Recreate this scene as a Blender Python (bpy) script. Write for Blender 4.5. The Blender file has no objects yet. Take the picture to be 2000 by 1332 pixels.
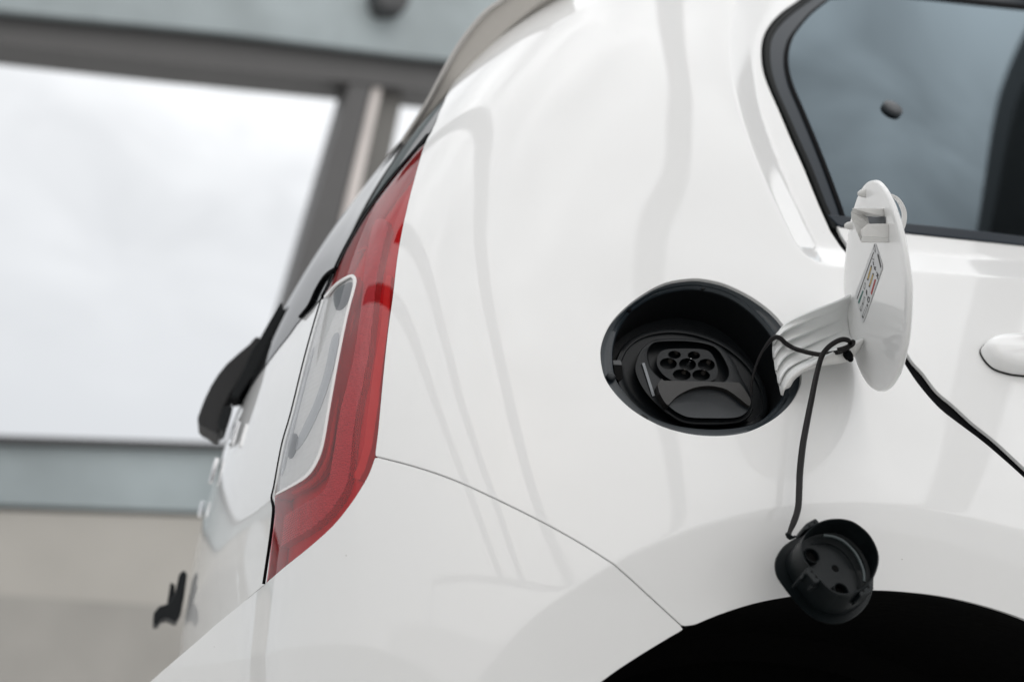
import bpy, math
import numpy as np
from mathutils import Vector, Matrix, noise as mnoise
from mathutils.geometry import delaunay_2d_cdt

# ------------------------------------------------------------------ camera
W, H = 2000., 1332.                       # the measuring frame of the photograph
FPX = 50 / 36 * W
AZ, PIT, ROL = map(math.radians, (9.5, 26, 12))
d_ = np.array([math.sin(AZ)*math.cos(PIT), math.cos(AZ)*math.cos(PIT), math.sin(PIT)])
r0 = np.array([math.cos(AZ), -math.sin(AZ), 0.]); u0 = np.cross(r0, d_)
U_ = u0*math.cos(ROL) - r0*math.sin(ROL); R_ = r0*math.cos(ROL) + u0*math.sin(ROL); D_ = d_

def raydir(px):
    px = np.atleast_2d(px).astype(float)
    return D_ + (px[:, :1]-W/2)/FPX*R_ - (px[:, 1:2]-H/2)/FPX*U_

ORG = np.array([0, 0, .85])               # middle of the charging opening
_v = raydir([1370, 697])[0]
CAM = ORG - _v/np.linalg.norm(_v)*1.43
sc = bpy.context.scene
cam = bpy.data.objects.new('camera', bpy.data.cameras.new('camera'))
sc.collection.objects.link(cam)
M = Matrix((( R_[0], U_[0], -D_[0], CAM[0]), (R_[1], U_[1], -D_[1], CAM[1]), (R_[2], U_[2], -D_[2], CAM[2]), (0, 0, 0, 1)))
cam.matrix_world = M
cam.data.lens = 50; cam.data.sensor_width = 36; cam.data.clip_start = .02; cam.data.clip_end = 3000
cam.data.dof.use_dof = True
cam.data.dof.focus_distance = float((ORG-CAM) @ D_) - .02
cam.data.dof.aperture_fstop = 3.2
sc.camera = cam

# ------------------------------------------------------------------ light: overcast day
world = bpy.data.worlds.new('World'); sc.world = world; world.use_nodes = True
nt = world.node_tree; nt.nodes.clear()
def wn(t, **k):
    n = nt.nodes.new(t)
    for a, b in k.items(): setattr(n, a, b)
    return n
SUN_EL, SUN_ROT = math.radians(40), math.radians(185)
sky = wn('ShaderNodeTexSky', sky_type='NISHITA', sun_disc=False, sun_elevation=SUN_EL, sun_rotation=SUN_ROT, air_density=1., dust_density=3.)
tc = wn('ShaderNodeTexCoord'); sep = wn('ShaderNodeSeparateXYZ'); nt.links.new(tc.outputs['Generated'], sep.inputs[0])
# cloud deck: direction projected on a high plane, so clouds crowd towards the horizon
mx = wn('ShaderNodeMath', operation='MAXIMUM'); nt.links.new(sep.outputs[2], mx.inputs[0]); mx.inputs[1].default_value = 0.0
ad = wn('ShaderNodeMath', operation='ADD'); nt.links.new(mx.outputs[0], ad.inputs[0]); ad.inputs[1].default_value = .25
dv = wn('ShaderNodeVectorMath', operation='DIVIDE'); nt.links.new(tc.outputs['Generated'], dv.inputs[0]); nt.links.new(ad.outputs[0], dv.inputs[1])
no = wn('ShaderNodeTexNoise'); no.inputs['Scale'].default_value = 6.0; no.inputs['Detail'].default_value = 5; no.inputs['Distortion'].default_value = .4; no.inputs['Roughness'].default_value = .5
nt.links.new(dv.outputs[0], no.inputs['Vector'])
sb = wn('ShaderNodeMath', operation='SUBTRACT'); nt.links.new(no.outputs['Fac'], sb.inputs[0]); sb.inputs[1].default_value = .5
kk_ = wn('ShaderNodeMath', operation='MULTIPLY_ADD'); nt.links.new(mx.outputs[0], kk_.inputs[0]); kk_.inputs[1].default_value = 3.2; kk_.inputs[2].default_value = -.98
cr = wn('ShaderNodeMath', operation='MULTIPLY_ADD'); nt.links.new(sb.outputs[0], cr.inputs[0]); nt.links.new(kk_.outputs[0], cr.inputs[1]); cr.inputs[2].default_value = 1.
# CIE overcast: brighter towards the zenith
pw = wn('ShaderNodeMath', operation='POWER'); nt.links.new(mx.outputs[0], pw.inputs[0]); pw.inputs[1].default_value = 1.7
gr = wn('ShaderNodeMapRange'); gr.inputs['From Min'].default_value = 0; gr.inputs['From Max'].default_value = 1
gr.inputs['To Min'].default_value = .62; gr.inputs['To Max'].default_value = 1.72
nt.links.new(pw.outputs[0], gr.inputs['Value'])
ml = wn('ShaderNodeMath', operation='MULTIPLY'); nt.links.new(cr.outputs[0], ml.inputs[0]); nt.links.new(gr.outputs[0], ml.inputs[1])
cc = wn('ShaderNodeMixRGB', blend_type='MULTIPLY'); cc.inputs['Fac'].default_value = 1
cc.inputs[1].default_value = (.985, .995, 1.0, 1)
nt.links.new(ml.outputs[0], cc.inputs[2])
bg1 = wn('ShaderNodeBackground'); bg1.inputs['Strength'].default_value = .02; nt.links.new(sky.outputs[0], bg1.inputs[0])
bg2 = wn('ShaderNodeBackground'); bg2.inputs['Strength'].default_value = 1.0; nt.links.new(cc.outputs[0], bg2.inputs[0])
add = wn('ShaderNodeAddShader'); nt.links.new(bg1.outputs[0], add.inputs[0]); nt.links.new(bg2.outputs[0], add.inputs[1])
wo = wn('ShaderNodeOutputWorld'); nt.links.new(add.outputs[0], wo.inputs[0])

sun = bpy.data.objects.new('sun', bpy.data.lights.new('sun', 'SUN')); sc.collection.objects.link(sun)
sun.data.energy = .65; sun.data.angle = math.radians(150); sun.data.color = (1, .97, .93)
sa = SUN_ROT
sdir = Vector((math.sin(sa)*math.cos(SUN_EL), math.cos(sa)*math.cos(SUN_EL), math.sin(SUN_EL)))
sun.rotation_euler = sdir.to_track_quat('Z', 'Y').to_euler()
sun.location = (-2, -4, 6)
sc.view_settings.view_transform = 'Standard'; sc.view_settings.look = 'None'
sc.view_settings.gamma = 1; sc.view_settings.use_curve_mapping = False
sc.view_settings.exposure = -0.10
sc.render.engine = 'CYCLES'
sc.cycles.use_denoising = True
sc.cycles.max_bounces = 8; sc.cycles.transparent_max_bounces = 12

# ------------------------------------------------------------------ helpers
def mat(name, col=(.5, .5, .5), rough=.5, metal=0, coat=0, coat_rough=.03, ior=1.5, spec=.5, bump=None, var=0, var_scale=8, rvar=0, sss=0):
    m = bpy.data.materials.new(name); m.use_nodes = True
    n = m.node_tree; b = n.nodes['Principled BSDF']
    b.inputs['Base Color'].default_value = (*col, 1); b.inputs['Roughness'].default_value = rough
    b.inputs['Metallic'].default_value = metal; b.inputs['Coat Weight'].default_value = coat
    b.inputs['Coat Roughness'].default_value = coat_rough; b.inputs['IOR'].default_value = ior
    b.inputs['Specular IOR Level'].default_value = spec
    t = n.nodes.new('ShaderNodeTexCoord')
    if var:
        x = n.nodes.new('ShaderNodeTexNoise'); x.inputs['Scale'].default_value = var_scale; x.inputs['Detail'].default_value = 6
        n.links.new(t.outputs['Object'], x.inputs['Vector'])
        r = n.nodes.new('ShaderNodeMixRGB'); r.inputs[1].default_value = (*[c*(1-var) for c in col], 1); r.inputs[2].default_value = (*[min(1, c*(1+var)) for c in col], 1)
        n.links.new(x.outputs['Fac'], r.inputs['Fac']); n.links.new(r.outputs[0], b.inputs['Base Color'])
    if rvar:
        x = n.nodes.new('ShaderNodeTexNoise'); x.inputs['Scale'].default_value = 14; x.inputs['Detail'].default_value = 5
        n.links.new(t.outputs['Object'], x.inputs['Vector'])
        r = n.nodes.new('ShaderNodeMapRange'); r.inputs['To Min'].default_value = max(0, rough-rvar); r.inputs['To Max'].default_value = rough+rvar
        n.links.new(x.outputs['Fac'], r.inputs['Value']); n.links.new(r.outputs[0], b.inputs['Roughness'])
    if bump:
        x = n.nodes.new('ShaderNodeTexNoise'); x.inputs['Scale'].default_value = bump[0]; x.inputs['Detail'].default_value = 3
        n.links.new(t.outputs['Object'], x.inputs['Vector'])
        bp = n.nodes.new('ShaderNodeBump'); bp.inputs['Strength'].default_value = bump[1]; bp.inputs['Distance'].default_value = bump[2]
        n.links.new(x.outputs['Fac'], bp.inputs['Height']); n.links.new(bp.outputs[0], b.inputs['Normal'])
    return m

PAINT = mat('white_paint', (.84, .84, .835), .45, coat=1, coat_rough=.015, spec=.3)
_n = PAINT.node_tree; _t = _n.nodes.new('ShaderNodeTexCoord'); _x = _n.nodes.new('ShaderNodeTexNoise'); _x.inputs['Scale'].default_value = 5; _x.inputs['Detail'].default_value = 1
_b = _n.nodes.new('ShaderNodeBump'); _b.inputs['Strength'].default_value = 1; _b.inputs['Distance'].default_value = .0010
_n.links.new(_t.outputs['Object'], _x.inputs['Vector']); _n.links.new(_x.outputs['Fac'], _b.inputs['Height']); _n.links.new(_b.outputs[0], _n.nodes['Principled BSDF'].inputs['Coat Normal'])
# a few dust specks on the paint
_v = _n.nodes.new('ShaderNodeTexVoronoi'); _v.inputs['Scale'].default_value = 26; _n.links.new(_t.outputs['Object'], _v.inputs['Vector'])
_r = _n.nodes.new('ShaderNodeMapRange'); _r.inputs['From Min'].default_value = .010; _r.inputs['From Max'].default_value = .019; _n.links.new(_v.outputs['Distance'], _r.inputs['Value'])
_c = _n.nodes.new('ShaderNodeMixRGB'); _c.inputs[1].default_value = (.42, .40, .37, 1); _c.inputs[2].default_value = (.84, .84, .835, 1)
_n.links.new(_r.outputs[0], _c.inputs['Fac']); _n.links.new(_c.outputs[0], _n.nodes['Principled BSDF'].inputs['Base Color'])
PLASTIC_W = mat('white_plastic', (.74, .735, .72), .42, spec=.45, bump=(900, .08, .0003))
ARM_W = mat('grey_white_plastic', (.80, .81, .805), .5, spec=.4, bump=(1200, .1, .0003))
BLACK = mat('black_plastic', (.010, .012, .014), .45, spec=.3, bump=(1800, .25, .0003), rvar=.06)
BLACK_S = mat('black_satin_plastic', (.007, .010, .013), .33, spec=.3, bump=(1800, .2, .0002))
SOCKET = mat('socket_black_plastic', (.006, .0075, .009), .40, spec=.26, bump=(2500, .3, .0003), rvar=.05)
RUBBER = mat('black_rubber', (.005, .005, .006), .7, spec=.05, bump=(700, .15, .0004))
CORDM = mat('cord_rubber', (.007, .006, .0065), .42, spec=.25, bump=(900, .1, .0003))
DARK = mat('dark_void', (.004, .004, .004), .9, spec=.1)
LINER = mat('wheel_liner_felt', (.006, .006, .006), .95, spec=.05, bump=(90, .4, .002))
GLOSSB = mat('gloss_black_trim', (.004, .005, .005), .5, spec=.08)
GREYB = mat('grey_rubber_trim', (.008, .015, .024), .32, spec=.2, bump=(1500, .1, .0002))
CHROME = mat('chrome', (.85, .86, .88), .06, metal=1)
STICK = mat('sticker_paper', (.62, .625, .63), .55)
INK = mat('sticker_ink', (.03, .03, .03), .6)
INKT = mat('sticker_teal', (.05, .16, .14), .6); INKY = mat('sticker_yellow', (.62, .42, .12), .6); INKR = mat('sticker_red', (.40, .035, .035), .6)

def glassy(name, tint, dark, f0=1.5, boost=0.0, rough=.01):
    m = bpy.data.materials.new(name); m.use_nodes = True; n = m.node_tree; n.nodes.clear()
    out = n.nodes.new('ShaderNodeOutputMaterial'); g = n.nodes.new('ShaderNodeBsdfGlossy'); g.inputs['Roughness'].default_value = rough
    f = n.nodes.new('ShaderNodeFresnel'); f.inputs['IOR'].default_value = f0
    if tint is not None:
        b = n.nodes.new('ShaderNodeBsdfTransparent'); b.inputs[0].default_value = (*tint, 1)
    else:
        b = n.nodes.new('ShaderNodeBsdfDiffuse'); b.inputs[0].default_value = (*dark, 1)
    mx_ = n.nodes.new('ShaderNodeMixShader'); n.links.new(f.outputs[0], mx_.inputs[0])
    n.links.new(b.outputs[0], mx_.inputs[1]); n.links.new(g.outputs[0], mx_.inputs[2]); n.links.new(mx_.outputs[0], out.inputs[0])
    return m
LENS_R = glassy('red_lens_glass', (1.0, .50, .54), None, 1.62)
LENS_C = glassy('clear_lens_glass', (1, 1, 1), None, 1.4)
WINDOW = glassy('tinted_window_glass', (.04, .055, .065), None, 1.76, rough=.03)
WINDOW.node_tree.nodes['Glossy BSDF'].inputs[0].default_value = (.74, .90, 1, 1)
WINDOWR = glassy('rear_window_glass', None, (.005, .006, .007), 1.5)
HOUSING = mat('red_reflector', (.85, .016, .035), .3, spec=.6)
PRISM = mat('red_prism_plastic', (1.0, .34, .36), .3, spec=.6)
BARM = mat('bright_red_light_guide', (1.0, .13, .11), .3)
SILVER = mat('silver_reflector', (.97, .97, .97), .25)
def prism_bump(m, sc_, dist):
    n = m.node_tree; b = n.nodes['Principled BSDF']
    t = n.nodes.new('ShaderNodeTexCoord'); hs = []
    for k, ax in enumerate(((0, 0, 1), (.8, .6, 0))):
        d = n.nodes.new('ShaderNodeVectorMath'); d.operation = 'DOT_PRODUCT'; d.inputs[1].default_value = ax
        n.links.new(t.outputs['Object'], d.inputs[0])
        s = n.nodes.new('ShaderNodeMath'); s.operation = 'MULTIPLY'; s.inputs[1].default_value = sc_; n.links.new(d.outputs['Value'], s.inputs[0])
        q = n.nodes.new('ShaderNodeMath'); q.operation = 'SINE'; n.links.new(s.outputs[0], q.inputs[0]); hs.append(q)
    a = n.nodes.new('ShaderNodeMath'); a.operation = 'ADD'; n.links.new(hs[0].outputs[0], a.inputs[0]); n.links.new(hs[1].outputs[0], a.inputs[1])
    bp = n.nodes.new('ShaderNodeBump'); bp.inputs['Strength'].default_value = 1; bp.inputs['Distance'].default_value = dist
    n.links.new(a.outputs[0], bp.inputs['Height']); n.links.new(bp.outputs[0], b.inputs['Normal'])
prism_bump(PRISM, 2*math.pi/.0026, .0004)
prism_bump(SILVER, 2*math.pi/.006, .00003)

def link(name, me, m, parent=None, kind=None):
    o = bpy.data.objects.new(name, me); sc.collection.objects.link(o)
    if m is not None:
        for q in (m if isinstance(m, (list, tuple)) else [m]): me.materials.append(q)
    if parent is not None:
        o.parent = parent; o.matrix_parent_inverse = parent.matrix_world.inverted()
    if kind: o['kind'] = kind
    return o
def mesh(name, V, F, m, parent=None, smooth=False, normals=None, kind=None, sharp=None):
    me = bpy.data.meshes.new(name); me.from_pydata([tuple(map(float, v)) for v in V], [], [tuple(map(int, f)) for f in F]); me.update()
    if smooth or normals is not None:
        me.polygons.foreach_set('use_smooth', [True]*len(me.polygons))
        if normals is None and sharp: me.set_sharp_from_angle(angle=math.radians(sharp))
    if normals is not None: me.normals_split_custom_set_from_vertices([tuple(map(float, v)) for v in normals])
    return link(name, me, m, parent, kind)
def empty(name, loc, label, cat, group=None):
    o = bpy.data.objects.new(name, None); sc.collection.objects.link(o); o.location = loc; o.empty_display_size = .1
    o['label'] = label; o['category'] = cat
    if group: o['group'] = group
    bpy.context.view_layer.update(); return o
def fixn(o):
    import bmesh
    b = bmesh.new(); b.from_mesh(o.data); bmesh.ops.recalc_face_normals(b, faces=b.faces); b.to_mesh(o.data); b.free()
def bevel(o, w, seg=2, ang=35):
    mo = o.modifiers.new('bevel', 'BEVEL'); mo.width = w; mo.segments = seg; mo.limit_method = 'ANGLE'; mo.angle_limit = math.radians(ang); return o

def cat(pts, n=6, closed=False):
    "Catmull-Rom through the points (centripetal-ish, uniform)"
    p = np.asarray(pts, float); k = len(p); out = []
    rng = range(k) if closed else range(k-1)
    for i in rng:
        if closed: a, b, c, d = p[(i-1) % k], p[i], p[(i+1) % k], p[(i+2) % k]
        else:
            b, c = p[i], p[i+1]; a = p[i-1] if i > 0 else 2*b-c; d = p[i+2] if i+2 < k else 2*c-b
        for t in np.arange(n)/n:
            out.append(.5*((2*b)+(c-a)*t+(2*a-5*b+4*c-d)*t*t+(-a+3*b-3*c+d)*t**3))
    if not closed: out.append(p[-1])
    return np.array(out)
def resample(p, step, closed=False):
    p = np.asarray(p, float)
    if closed: p = np.vstack([p, p[:1]])
    L = np.concatenate([[0], np.cumsum(np.linalg.norm(np.diff(p, axis=0), axis=1))])
    n = max(2, int(round(L[-1]/step)))
    t = np.linspace(0, L[-1], n+1)
    q = np.stack([np.interp(t, L, p[:, i]) for i in range(p.shape[1])], 1)
    return q[:-1] if closed else q
def inside(pt, poly):
    x, y = pt[:, 0][:, None], pt[:, 1][:, None]
    a = poly; b = np.roll(poly, -1, 0)
    c = ((a[:, 1] > y) != (b[:, 1] > y)) & (x < (b[:, 0]-a[:, 0])*(y-a[:, 1])/(b[:, 1]-a[:, 1]+1e-15)+a[:, 0])
    return c.sum(1) % 2 == 1
def pdist(pt, line, closed=False):
    a = line[:-1]; b = line[1:]
    if closed: a = line; b = np.roll(line, -1, 0)
    out = np.full(len(pt), 1e9)
    ab = b-a; L = (ab**2).sum(1)+1e-15
    for i in range(0, len(pt), 4000):
        q = pt[i:i+4000, None, :]
        t = np.clip(((q-a)*ab).sum(2)/L, 0, 1)
        out[i:i+4000] = np.sqrt((((a+t[..., None]*ab)-q)**2).sum(2)).min(1)
    return out

# ------------------------------------------------------------------ the body surface P(s, z)
class Spl:
    def __init__(s, x, y):
        x = np.asarray(x, float); y = np.asarray(y, float); n = len(x); h = np.diff(x)
        A = np.zeros((n, n)); b = np.zeros(n); A[0, 0] = A[-1, -1] = 1
        for i in range(1, n-1):
            A[i, i-1] = h[i-1]; A[i, i] = 2*(h[i-1]+h[i]); A[i, i+1] = h[i]
            b[i] = 6*((y[i+1]-y[i])/h[i]-(y[i]-y[i-1])/h[i-1])
        s.x, s.y, s.m = x, y, np.linalg.solve(A, b)
    def __call__(s, t):
        t = np.asarray(t, float); tc = np.clip(t, s.x[0], s.x[-1])
        i = np.clip(np.searchsorted(s.x, tc)-1, 0, len(s.x)-2); h = s.x[i+1]-s.x[i]
        a = s.x[i+1]-tc; b = tc-s.x[i]
        v = (s.m[i]*a**3+s.m[i+1]*b**3)/(6*h)+(s.y[i]/h-s.m[i]*h/6)*a+(s.y[i+1]/h-s.m[i+1]*h/6)*b
        k0 = (s.y[1]-s.y[0])/(s.x[1]-s.x[0])-s.m[1]*(s.x[1]-s.x[0])/6
        k1 = (s.y[-1]-s.y[-2])/(s.x[-1]-s.x[-2])+s.m[-2]*(s.x[-1]-s.x[-2])/6
        return v+np.where(t < s.x[0], (t-s.x[0])*k0, 0)+np.where(t > s.x[-1], (t-s.x[-1])*k1, 0)
plan = np.array([(1.2948, 0.1243), (0.8972, 0.0729), (0.599, 0.0346), (0.3503, 0.0064), (0.1503, -0.0008), (0.0, 0.0), (-0.1186, 0.0063), (-0.2064, 0.0169), (-0.2801, 0.043), (-0.3277, 0.0832), (-0.3614, 0.1432), (-0.383, 0.235), (-0.4158, 0.4), (-0.4373, 0.6), (-0.4451, 0.81), (-0.4373, 1.02), (-0.4158, 1.22), (-0.383, 1.385)])
ssv = np.concatenate([[0], np.cumsum(np.hypot(*np.diff(plan, axis=0).T))]); ssv -= ssv[5]
PX, PY = Spl(ssv, plan[:, 0]), Spl(ssv, plan[:, 1])
zk = np.array([.2, .35, .5, .65, .8, .95, 1.1, 1.25, 1.4, 1.55])
def integ(sl):
    z = np.linspace(.2, 1.55, 55); k = Spl(zk, sl)(z); v = np.concatenate([[0], np.cumsum((k[1:]+k[:-1])/2*np.diff(z))])
    v -= np.interp(.85, z, v); return Spl(z, v)
SY = integ([-.3, -.15, -.02, .12, .25, .33, .341, .375, .498, .891])
SYS = integ([-.3, -.15, -.02, .12, .25, .31, .29, .34, .40, .43])          # flatter glass-house beside the windows
RX = integ([.149, .031, -.142, -.147, -.028, .098, .242, .323, .35, .367])
def sst(x): x = np.clip(x, 0, 1); return x*x*x*(x*(6*x-15)+10)
YC = .81
def P0(s, z):
    s = np.asarray(s, float); z = np.asarray(z, float); x, y = PX(s), PY(s)
    return np.stack([x+sst((s+.05)/.5)*RX(z), y+np.clip((YC-y)/YC, -1.2, 1.1)*((1-sst((s+.12)/.42))*SYS(z)+sst((s+.12)/.42)*SY(z)), z+0*x], -1)
def nrm(f, s, z, e=6e-4):
    a = f(s+e, z)-f(s-e, z); b = f(s, z+e)-f(s, z-e); n = np.cross(a, b)
    return n/np.linalg.norm(n, axis=-1, keepdims=True)
_t = nrm(P0, np.array([0.]), np.array([.85]))[0]
SGN = -1 if _t[1] > 0 else 1
DISPS = []
def disp(s, z):
    s = np.asarray(s, float); z = np.asarray(z, float)
    sh = np.broadcast(s, z).shape
    if not DISPS: return np.zeros(sh)
    pt = np.stack([np.broadcast_to(s, sh).ravel(), np.broadcast_to(z, sh).ravel()], 1)
    v = np.zeros(len(pt))
    for f in DISPS: v = v+f(pt)
    return v.reshape(sh)
def PD(s, z):
    n = nrm(P0, s, z)*SGN
    return P0(s, z)+n*disp(s, z)[..., None]
def POFF(off):
    def f(s, z):
        n = nrm(P0, s, z)*SGN
        o = off(np.stack([s, z], -1)) if callable(off) else off
        return P0(s, z)+n*(disp(s, z)+o)[..., None]
    return f
def project(Q):
    q = np.asarray(Q)-CAM; z = q @ D_
    return np.stack([W/2+FPX*(q @ R_)/z, H/2-FPX*(q @ U_)/z], -1)
_gs, _gz = np.meshgrid(np.linspace(-1.2, 1.3, 251), np.linspace(.2, 1.8, 161)); _gP = P0(_gs, _gz); _gn = nrm(P0, _gs, _gz)*SGN
_vis = (np.sum(_gn*(CAM-_gP), -1) > 0); _gp = project(_gP)
def inv(px, off=0., it=14):
    "where on the body surface a point of the photograph lies"
    px = np.atleast_2d(px).astype(float); f = POFF(off)
    q = []
    for p in px:
        d = np.hypot(_gp[..., 0]-p[0], _gp[..., 1]-p[1]); d[~_vis] = 1e9
        k = np.unravel_index(np.argmin(d), d.shape); q.append((_gs[k], _gz[k]))
    q = np.array(q); e = 2e-4
    for _ in range(it):
        a = project(f(q[:, 0], q[:, 1])); js = (project(f(q[:, 0]+e, q[:, 1]))-a)/e; jz = (project(f(q[:, 0], q[:, 1]+e))-a)/e
        r = px-a; det = js[:, 0]*jz[:, 1]-js[:, 1]*jz[:, 0]; det = np.where(np.abs(det) < 2e4, 2e4*np.sign(det+1e-9), det)
        ds = (r[:, 0]*jz[:, 1]-r[:, 1]*jz[:, 0])/det; dz = (js[:, 0]*r[:, 1]-js[:, 1]*r[:, 0])/det
        st = np.clip(np.stack([ds, dz], 1), -.03, .03); q = q+st
    return q
def pp(px, o, n):
    "points of the photograph on the plane through o with normal n"
    v = raydir(px); t = ((o-CAM) @ n)/(v @ n); return CAM+v*t[:, None]
def vframe(px):
    "right, up, towards-camera axes for the sight line through a point of the photograph"
    v = raydir([px])[0]; v = v/np.linalg.norm(v); r = R_-(R_ @ v)*v; r /= np.linalg.norm(r); u = np.cross(r, v); return r, u, -v
def dep(px, d):
    "points of the photograph at distance d in front of the camera"
    v = raydir(px); return CAM+v*np.reshape(d, (-1, 1))
DORG = float((ORG-CAM) @ D_)

# feature lines ------------------------------------------------------------
A_px = [(1700, -260), (1560, -150), (1480, -70), (1438, 0), (1424, 60), (1424, 110), (1434, 180), (1462, 270), (1500, 365), (1538, 445), (1562, 487), (1600, 514), (1650, 522), (1720, 526), (1800, 530), (1900, 537), (2000, 545), (2150, 557), (2400, 580)]
A_sz = resample(inv(cat(A_px, 4)), .008)
A_poly = np.vstack([A_sz, [(-1.6, 1.2), (-1.6, 1.9), (-.1, 1.9)]])
C_px = [(800, 1560), (880, 1420), (930, 1332), (976, 1278), (1030, 1218), (1100, 1163), (1192, 1104), (1267, 1066), (1338, 1037), (1400, 1017), (1471, 1000), (1542, 988), (1648, 982), (1754, 987), (1861, 1004), (1999, 1037), (2150, 1090), (2300, 1160)]
C_sz = resample(inv(cat(C_px, 4)), .008)
C_poly = np.vstack([C_sz, [(-.8, .2), (.1, .2)]])
def softramp(d, w): return .5*(d+np.sqrt(d*d+w*w))-.5*w*0
def chamfer(pt):
    d = pdist(pt, A_sz); d = np.where(inside(pt, A_poly), d, -d)
    r = softramp(d, .0018)-softramp(d-.045, .003)
    return -.44*r
def flare(pt):
    d = pdist(pt, C_sz); d = np.where(inside(pt, C_poly), d, -d)
    return -.32*(softramp(d, .0018))+.32*softramp(d-.10, .01)
# lower tailgate: the skin turns under below this crease
E_sz = inv([(536, 962), (500, 995), (455, 1035), (420, 1085), (395, 1130)])
E_sz = np.vstack([E_sz[:4], E_sz[3:4]+[(.25, -.02)], E_sz[3:4]+[(1.2, -.02)]])
G_px = [(240, 1372), (300, 1345), (400, 1312), (480, 1287), (560, 1268), (640, 1258), (720, 1262), (800, 1290), (870, 1340), (930, 1420)]
G_sz = resample(inv(cat(G_px, 4)), .008)
G_poly = np.vstack([G_sz, [(G_sz[-1, 0], .1), (G_sz[0, 0]+.3, .1), (G_sz[0, 0]+.3, G_sz[0, 1])]])
def lowcrease(pt):
    d = pdist(pt, G_sz); d = np.where(inside(pt, G_poly), d, -d)
    return -.16*softramp(d, .0018)+.16*softramp(d-.05, .01)
DISPS += [chamfer, flare, lowcrease]
FEATURES = []
for L_ in (A_sz, C_sz, G_sz):
    l = resample(L_, .005); t = np.gradient(l, axis=0); t /= np.linalg.norm(t, axis=1, keepdims=True); n = np.stack([-t[:, 1], t[:, 0]], 1)
    for o_ in (-.0055, -.0025, -.0008, .0008, .0025, .0055): FEATURES.append(l+n*o_)
FEATURES = np.vstack(FEATURES)

# ------------------------------------------------------------------ panel builder
def panel(name, outline, m, parent, holes=(), off=0., step=.008, bstep=.005, flange=.012, rnd=.0009, close_flange=True, kind=None):
    loops = [resample(np.asarray(outline, float), bstep, True)]+[resample(np.asarray(h, float), bstep, True) for h in holes]
    pts = [tuple(p) for l in loops for p in l]; edges = []; k = 0; rings = []
    for l in loops:
        n = len(l); edges += [(k+i, k+(i+1) % n) for i in range(n)]; rings.append((k, n)); k += n
    lo, hi = loops[0].min(0), loops[0].max(0)
    gx, gy = np.meshgrid(np.arange(lo[0], hi[0], step), np.arange(lo[1], hi[1], step)); gx = gx+((np.arange(gx.shape[0]) % 2)*step/2)[:, None]
    g = np.stack([gx.ravel(), gy.ravel()], 1); ok = inside(g, loops[0])
    for h in loops[1:]: ok &= ~inside(g, h)
    g = g[ok]
    keep = np.ones(len(g), bool)
    for l in loops: keep &= pdist(g, l, True) > step*.55
    g = g[keep]
    if step < .009:
        ft = FEATURES[inside(FEATURES, loops[0])]
        for h in loops[1:]: ft = ft[~inside(ft, h)]
        for l in loops: ft = ft[pdist(ft, l, True) > .0022] if len(ft) else ft
        if len(ft):
            kk2 = np.array([((ft-q)**2).sum(1).min() > .0042**2 for q in g]); g = g[kk2]; g = np.vstack([g, ft])
    pts += [tuple(p) for p in g]
    v2, e2, f2, ov, oe, of = delaunay_2d_cdt([Vector(p) for p in pts], edges, [], 0, 1e-7)
    v2 = np.array([tuple(v) for v in v2]); F = [tuple(f) for f in f2]
    cen = np.array([v2[list(f)].mean(0) for f in F]); ok = inside(cen, loops[0])
    for h in loops[1:]: ok &= ~inside(cen, h)
    F = [f for f, o in zip(F, ok) if o]
    first = {}
    for i, o in enumerate(ov):
        for q in o: first[q] = i
    f = POFF(off)
    V = f(v2[:, 0], v2[:, 1]); N = nrm(f, v2[:, 0], v2[:, 1])*SGN
    # face orientation
    Fa = np.array(F); vote = np.einsum('ij,ij->i', np.cross(V[Fa[:, 1]]-V[Fa[:, 0]], V[Fa[:, 2]]-V[Fa[:, 0]]), N[Fa[:, 0]]).sum()
    if vote < 0: F = [t[::-1] for t in F]
    V = list(V); N = list(N)
    if flange:
        for li, (k0, n) in enumerate(rings):
            idx = [first[k0+i] for i in range(n)]
            loop = loops[li]; area = .5*np.sum(loop[:, 0]*np.roll(loop[:, 1], -1)-loop[:, 1]*np.roll(loop[:, 0], -1))
            B = np.array([V[i] for i in idx]); Nn = np.array([N[i] for i in idx])
            T = np.roll(B, -1, 0)-np.roll(B, 1, 0); T /= np.linalg.norm(T, axis=1, keepdims=True)+1e-12
            O = np.cross(T, Nn)
            # outward sign checked in parameter space
            q = loop[0]+0; dq = O[0]@ (f(np.array([q[0]+1e-3]), np.array([q[1]]))[0]-f(np.array([q[0]]), np.array([q[1]]))[0]), O[0] @ (f(np.array([q[0]]), np.array([q[1]+1e-3]))[0]-f(np.array([q[0]]), np.array([q[1]]))[0])
            t2 = np.array([[q[0], q[1]]])+np.array([dq])/np.linalg.norm(dq)*1e-4
            ins = inside(t2, loops[0])[0] if li == 0 else not inside(t2, loop)[0]
            if ins: O = -O
            base = len(V); r = rnd
            V += list(B+O*r*.6-Nn*r*.25); N += list((O+Nn)/np.linalg.norm(O+Nn, axis=1, keepdims=True))
            V += list(B+O*r-Nn*r); N += list(O)
            V += list(B+O*r-Nn*flange); N += list(O)
            for i in range(n):
                j = (i+1) % n
                for (p0, p1, q0, q1) in ((idx[i], idx[j], base+i, base+j), (base+i, base+j, base+n+i, base+n+j), (base+n+i, base+n+j, base+2*n+i, base+2*n+j)):
                    A = np.cross(V[p1]-V[p0], V[q0]-V[p0]); t = (p0, p1, q1, q0)
                    if A @ (N[p0]+N[q0]) < 0: t = t[::-1]
                    F.append(t)
    return mesh(name, V, F, m, parent, normals=N, kind=kind)
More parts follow.
